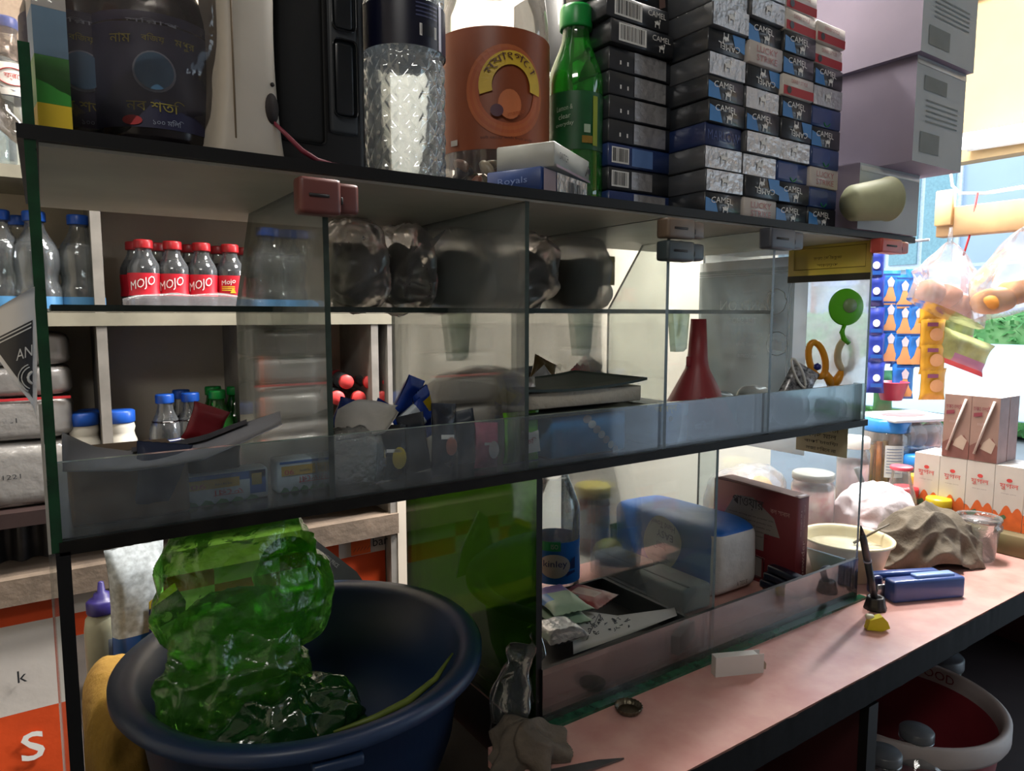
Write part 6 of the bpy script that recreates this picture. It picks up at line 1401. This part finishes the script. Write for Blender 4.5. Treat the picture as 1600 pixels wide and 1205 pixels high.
# ================================================================== OUTDOORS
HB = MB(); rr = random.Random(9)
hedge = thing('hedge', 'clipped bright green hedge across the street', 'hedge', (8.5, 2.5, 0))
MB().blob((0, 0, .62), (.6, 7.0, .62), 120, 24, .08, 4, 3, e=6).build('foliage_mass', mat('hedge_green', '4e8a48', .8, var2='86b070', scale=6, bump=1, bscale=12), hedge)
LV = MB()
for k in range(7000):
    y = rr.uniform(-7, 7); s = rr.random(); x = -.62 + rr.uniform(-.04, .06) if s < .6 else rr.uniform(-.6, .5); z = rr.uniform(.05, 1.22) if s < .6 else 1.22 + rr.uniform(-.03, .05)
    a = Vector((rr.uniform(-1, 1), rr.uniform(-1, 1), rr.uniform(-1, 1))).normalized() * .05; b = a.orthogonal().normalized() * .025
    P0 = Vector((x, y, z)); LV.add([P0 - a, P0 + b, P0 + a, P0 - b], [(0, 1, 2, 3)])
LV.build('leaves', mat('leaf_bright', '6aa85a', .7, var2='3c7a3c', scale=3), hedge, kind='stuff')
fe_ = thing('street_fence', 'pale metal rail fence beyond the hedge', 'fence', (9.4, 2.5, 0))
for z in (1.35, 1.6, 1.85): MB().b2((-.02, -7, z - .02), (.02, 7, z + .02)).build('rail', mat('rail_white', 'c4ccd4', .5), fe_)
for k in range(8): MB().b2((-.03, -7 + k * 2 - .03, 0), (.03, -7 + k * 2 + .03, 1.9)).build('post', mat('rail_red', 'b86a64', .5), fe_)
bd = thing('far_building', 'pale blue-grey building across the street', 'building', (16, 6, 0))
MB().b2((-1, -14, 0), (1, 10, 7)).build('wall', mat('far_wall', 'a8b8c8', .8, var=.1, scale=.5), bd)
for k in range(7):
    w = MB().b2((-1.06, -12.4 + k * 3.1, 2.2), (-1.0, -11.0 + k * 3.1, 4.2)).build('window', mat('far_frame', 'd0d8e0', .6), bd)
    for q in (0, 1): MB().b2((-1.1, -12.3 + k * 3.1 + q * .66, 2.3), (-1.06, -11.74 + k * 3.1 + q * .66, 4.1)).build('pane', mat('far_pane', '7aa0a8', .2), w)
tarp = tag(MB().grid(lambda u, v: (4.2 + 1.2 * v, 2.6 - u * 5.0, .05 + (.95 + .05 * math.sin(v * 3)) * min(1, (math.sin(math.pi * min(1, max(0, .02 + v * .6 + .08))) ** .35)) * (min(1, u * 7 + .1) ** .3) + .015 * noise.noise(Vector((u * 9, v * 6, 2)))), 40, 16, 0, th=.01).build('tarpaulin', [mat('pale_blue_tarp', 'b4ccd4', .5, var=.05, scale=3)]), 'pale blue tarpaulin draped over a load at the roadside', 'tarpaulin')

# ================================================================== UNDER THE COUNTER
zlo = TOP - .40
p = PZ(1497, 1108, zlo + .17)
rb = thing('red_bucket', 'red plastic bucket with a wide pale rim printed in red, under the counter', 'bucket', (1.055, .022, zlo)); rb.scale = (1.34, 1.34, 1.10)
MB().shell([(.0001, 0), (.078, 0), (.082, .004), (.098, .150), (.098, .158), (.094, .158), (.079, .006), (.0001, .005)], 64).build('bucket_body', mat('bucket_red', '74202a', .45, var=.1), rb)
MB().shell([(.097, .150), (.104, .152), (.1065, .158), (.1065, .178), (.103, .181), (.0985, .178), (.0965, .165), (.0935, .143)], 64).build('rim', mat('bucket_rim', 'a09896', .5, var=.08), rb)
pm = MB(); text(pm, 'GOOD', .046, lambda x, y: Vector((.0955 * math.cos(.05 - x / .0955), .0955 * math.sin(.05 - x / .0955), .1700 + y)), h=.013); pm.build('lettering', [mat('bucket_print', '6a2028', .5)], rb)
for i, (px, py) in enumerate(((1425, 1185), (1475, 1180))):
    q = PY(px, py, -.07)
    t = thing('empty_bottle', f'empty clear plastic bottle standing before the red bucket, {("by the counter post", "next one along")[i]}', 'bottle', (.875 + .085 * i, -.05, zlo), 0, 'empty bottles under the counter')
    MB().lathe(pet(.036, .205, .02, .78), 36, wob=lambda a, z: 1 + .01 * math.cos(a * 8) * math.sin(z * 110)).build('bottle_body', CLEARW, t)
    MB().lathe(cap_profile(.0215, .012, .199), 26).build('cap', mat('clear_grey_cap', '54585c', .3), t)
t = thing('storage_jar', 'dim clear jar at the back under the counter beside the red bucket', 'jar', (1.24, .05, zlo)); MB().lathe([(.04, 0), (.045, .004), (.045, .15), (.036, .165), (.036, .18)], 36).build('jar_body', CLEAR, t); MB().lathe(cap_profile(.040, .02, .178), 30).build('lid', mat('dark_lid', '2a2c30', .4), t)
t = thing('cardboard_piece', 'brown cardboard box flap leaning under the counter against the maroon board', 'cardboard', (.55, -.04, TOP - .40)); MB().prism([(-.06, 0), (.07, 0), (.05, .20), (-.02, .27)], 0, .004, 'xz').build('board', mat('brown_card', '6a533f'), t)
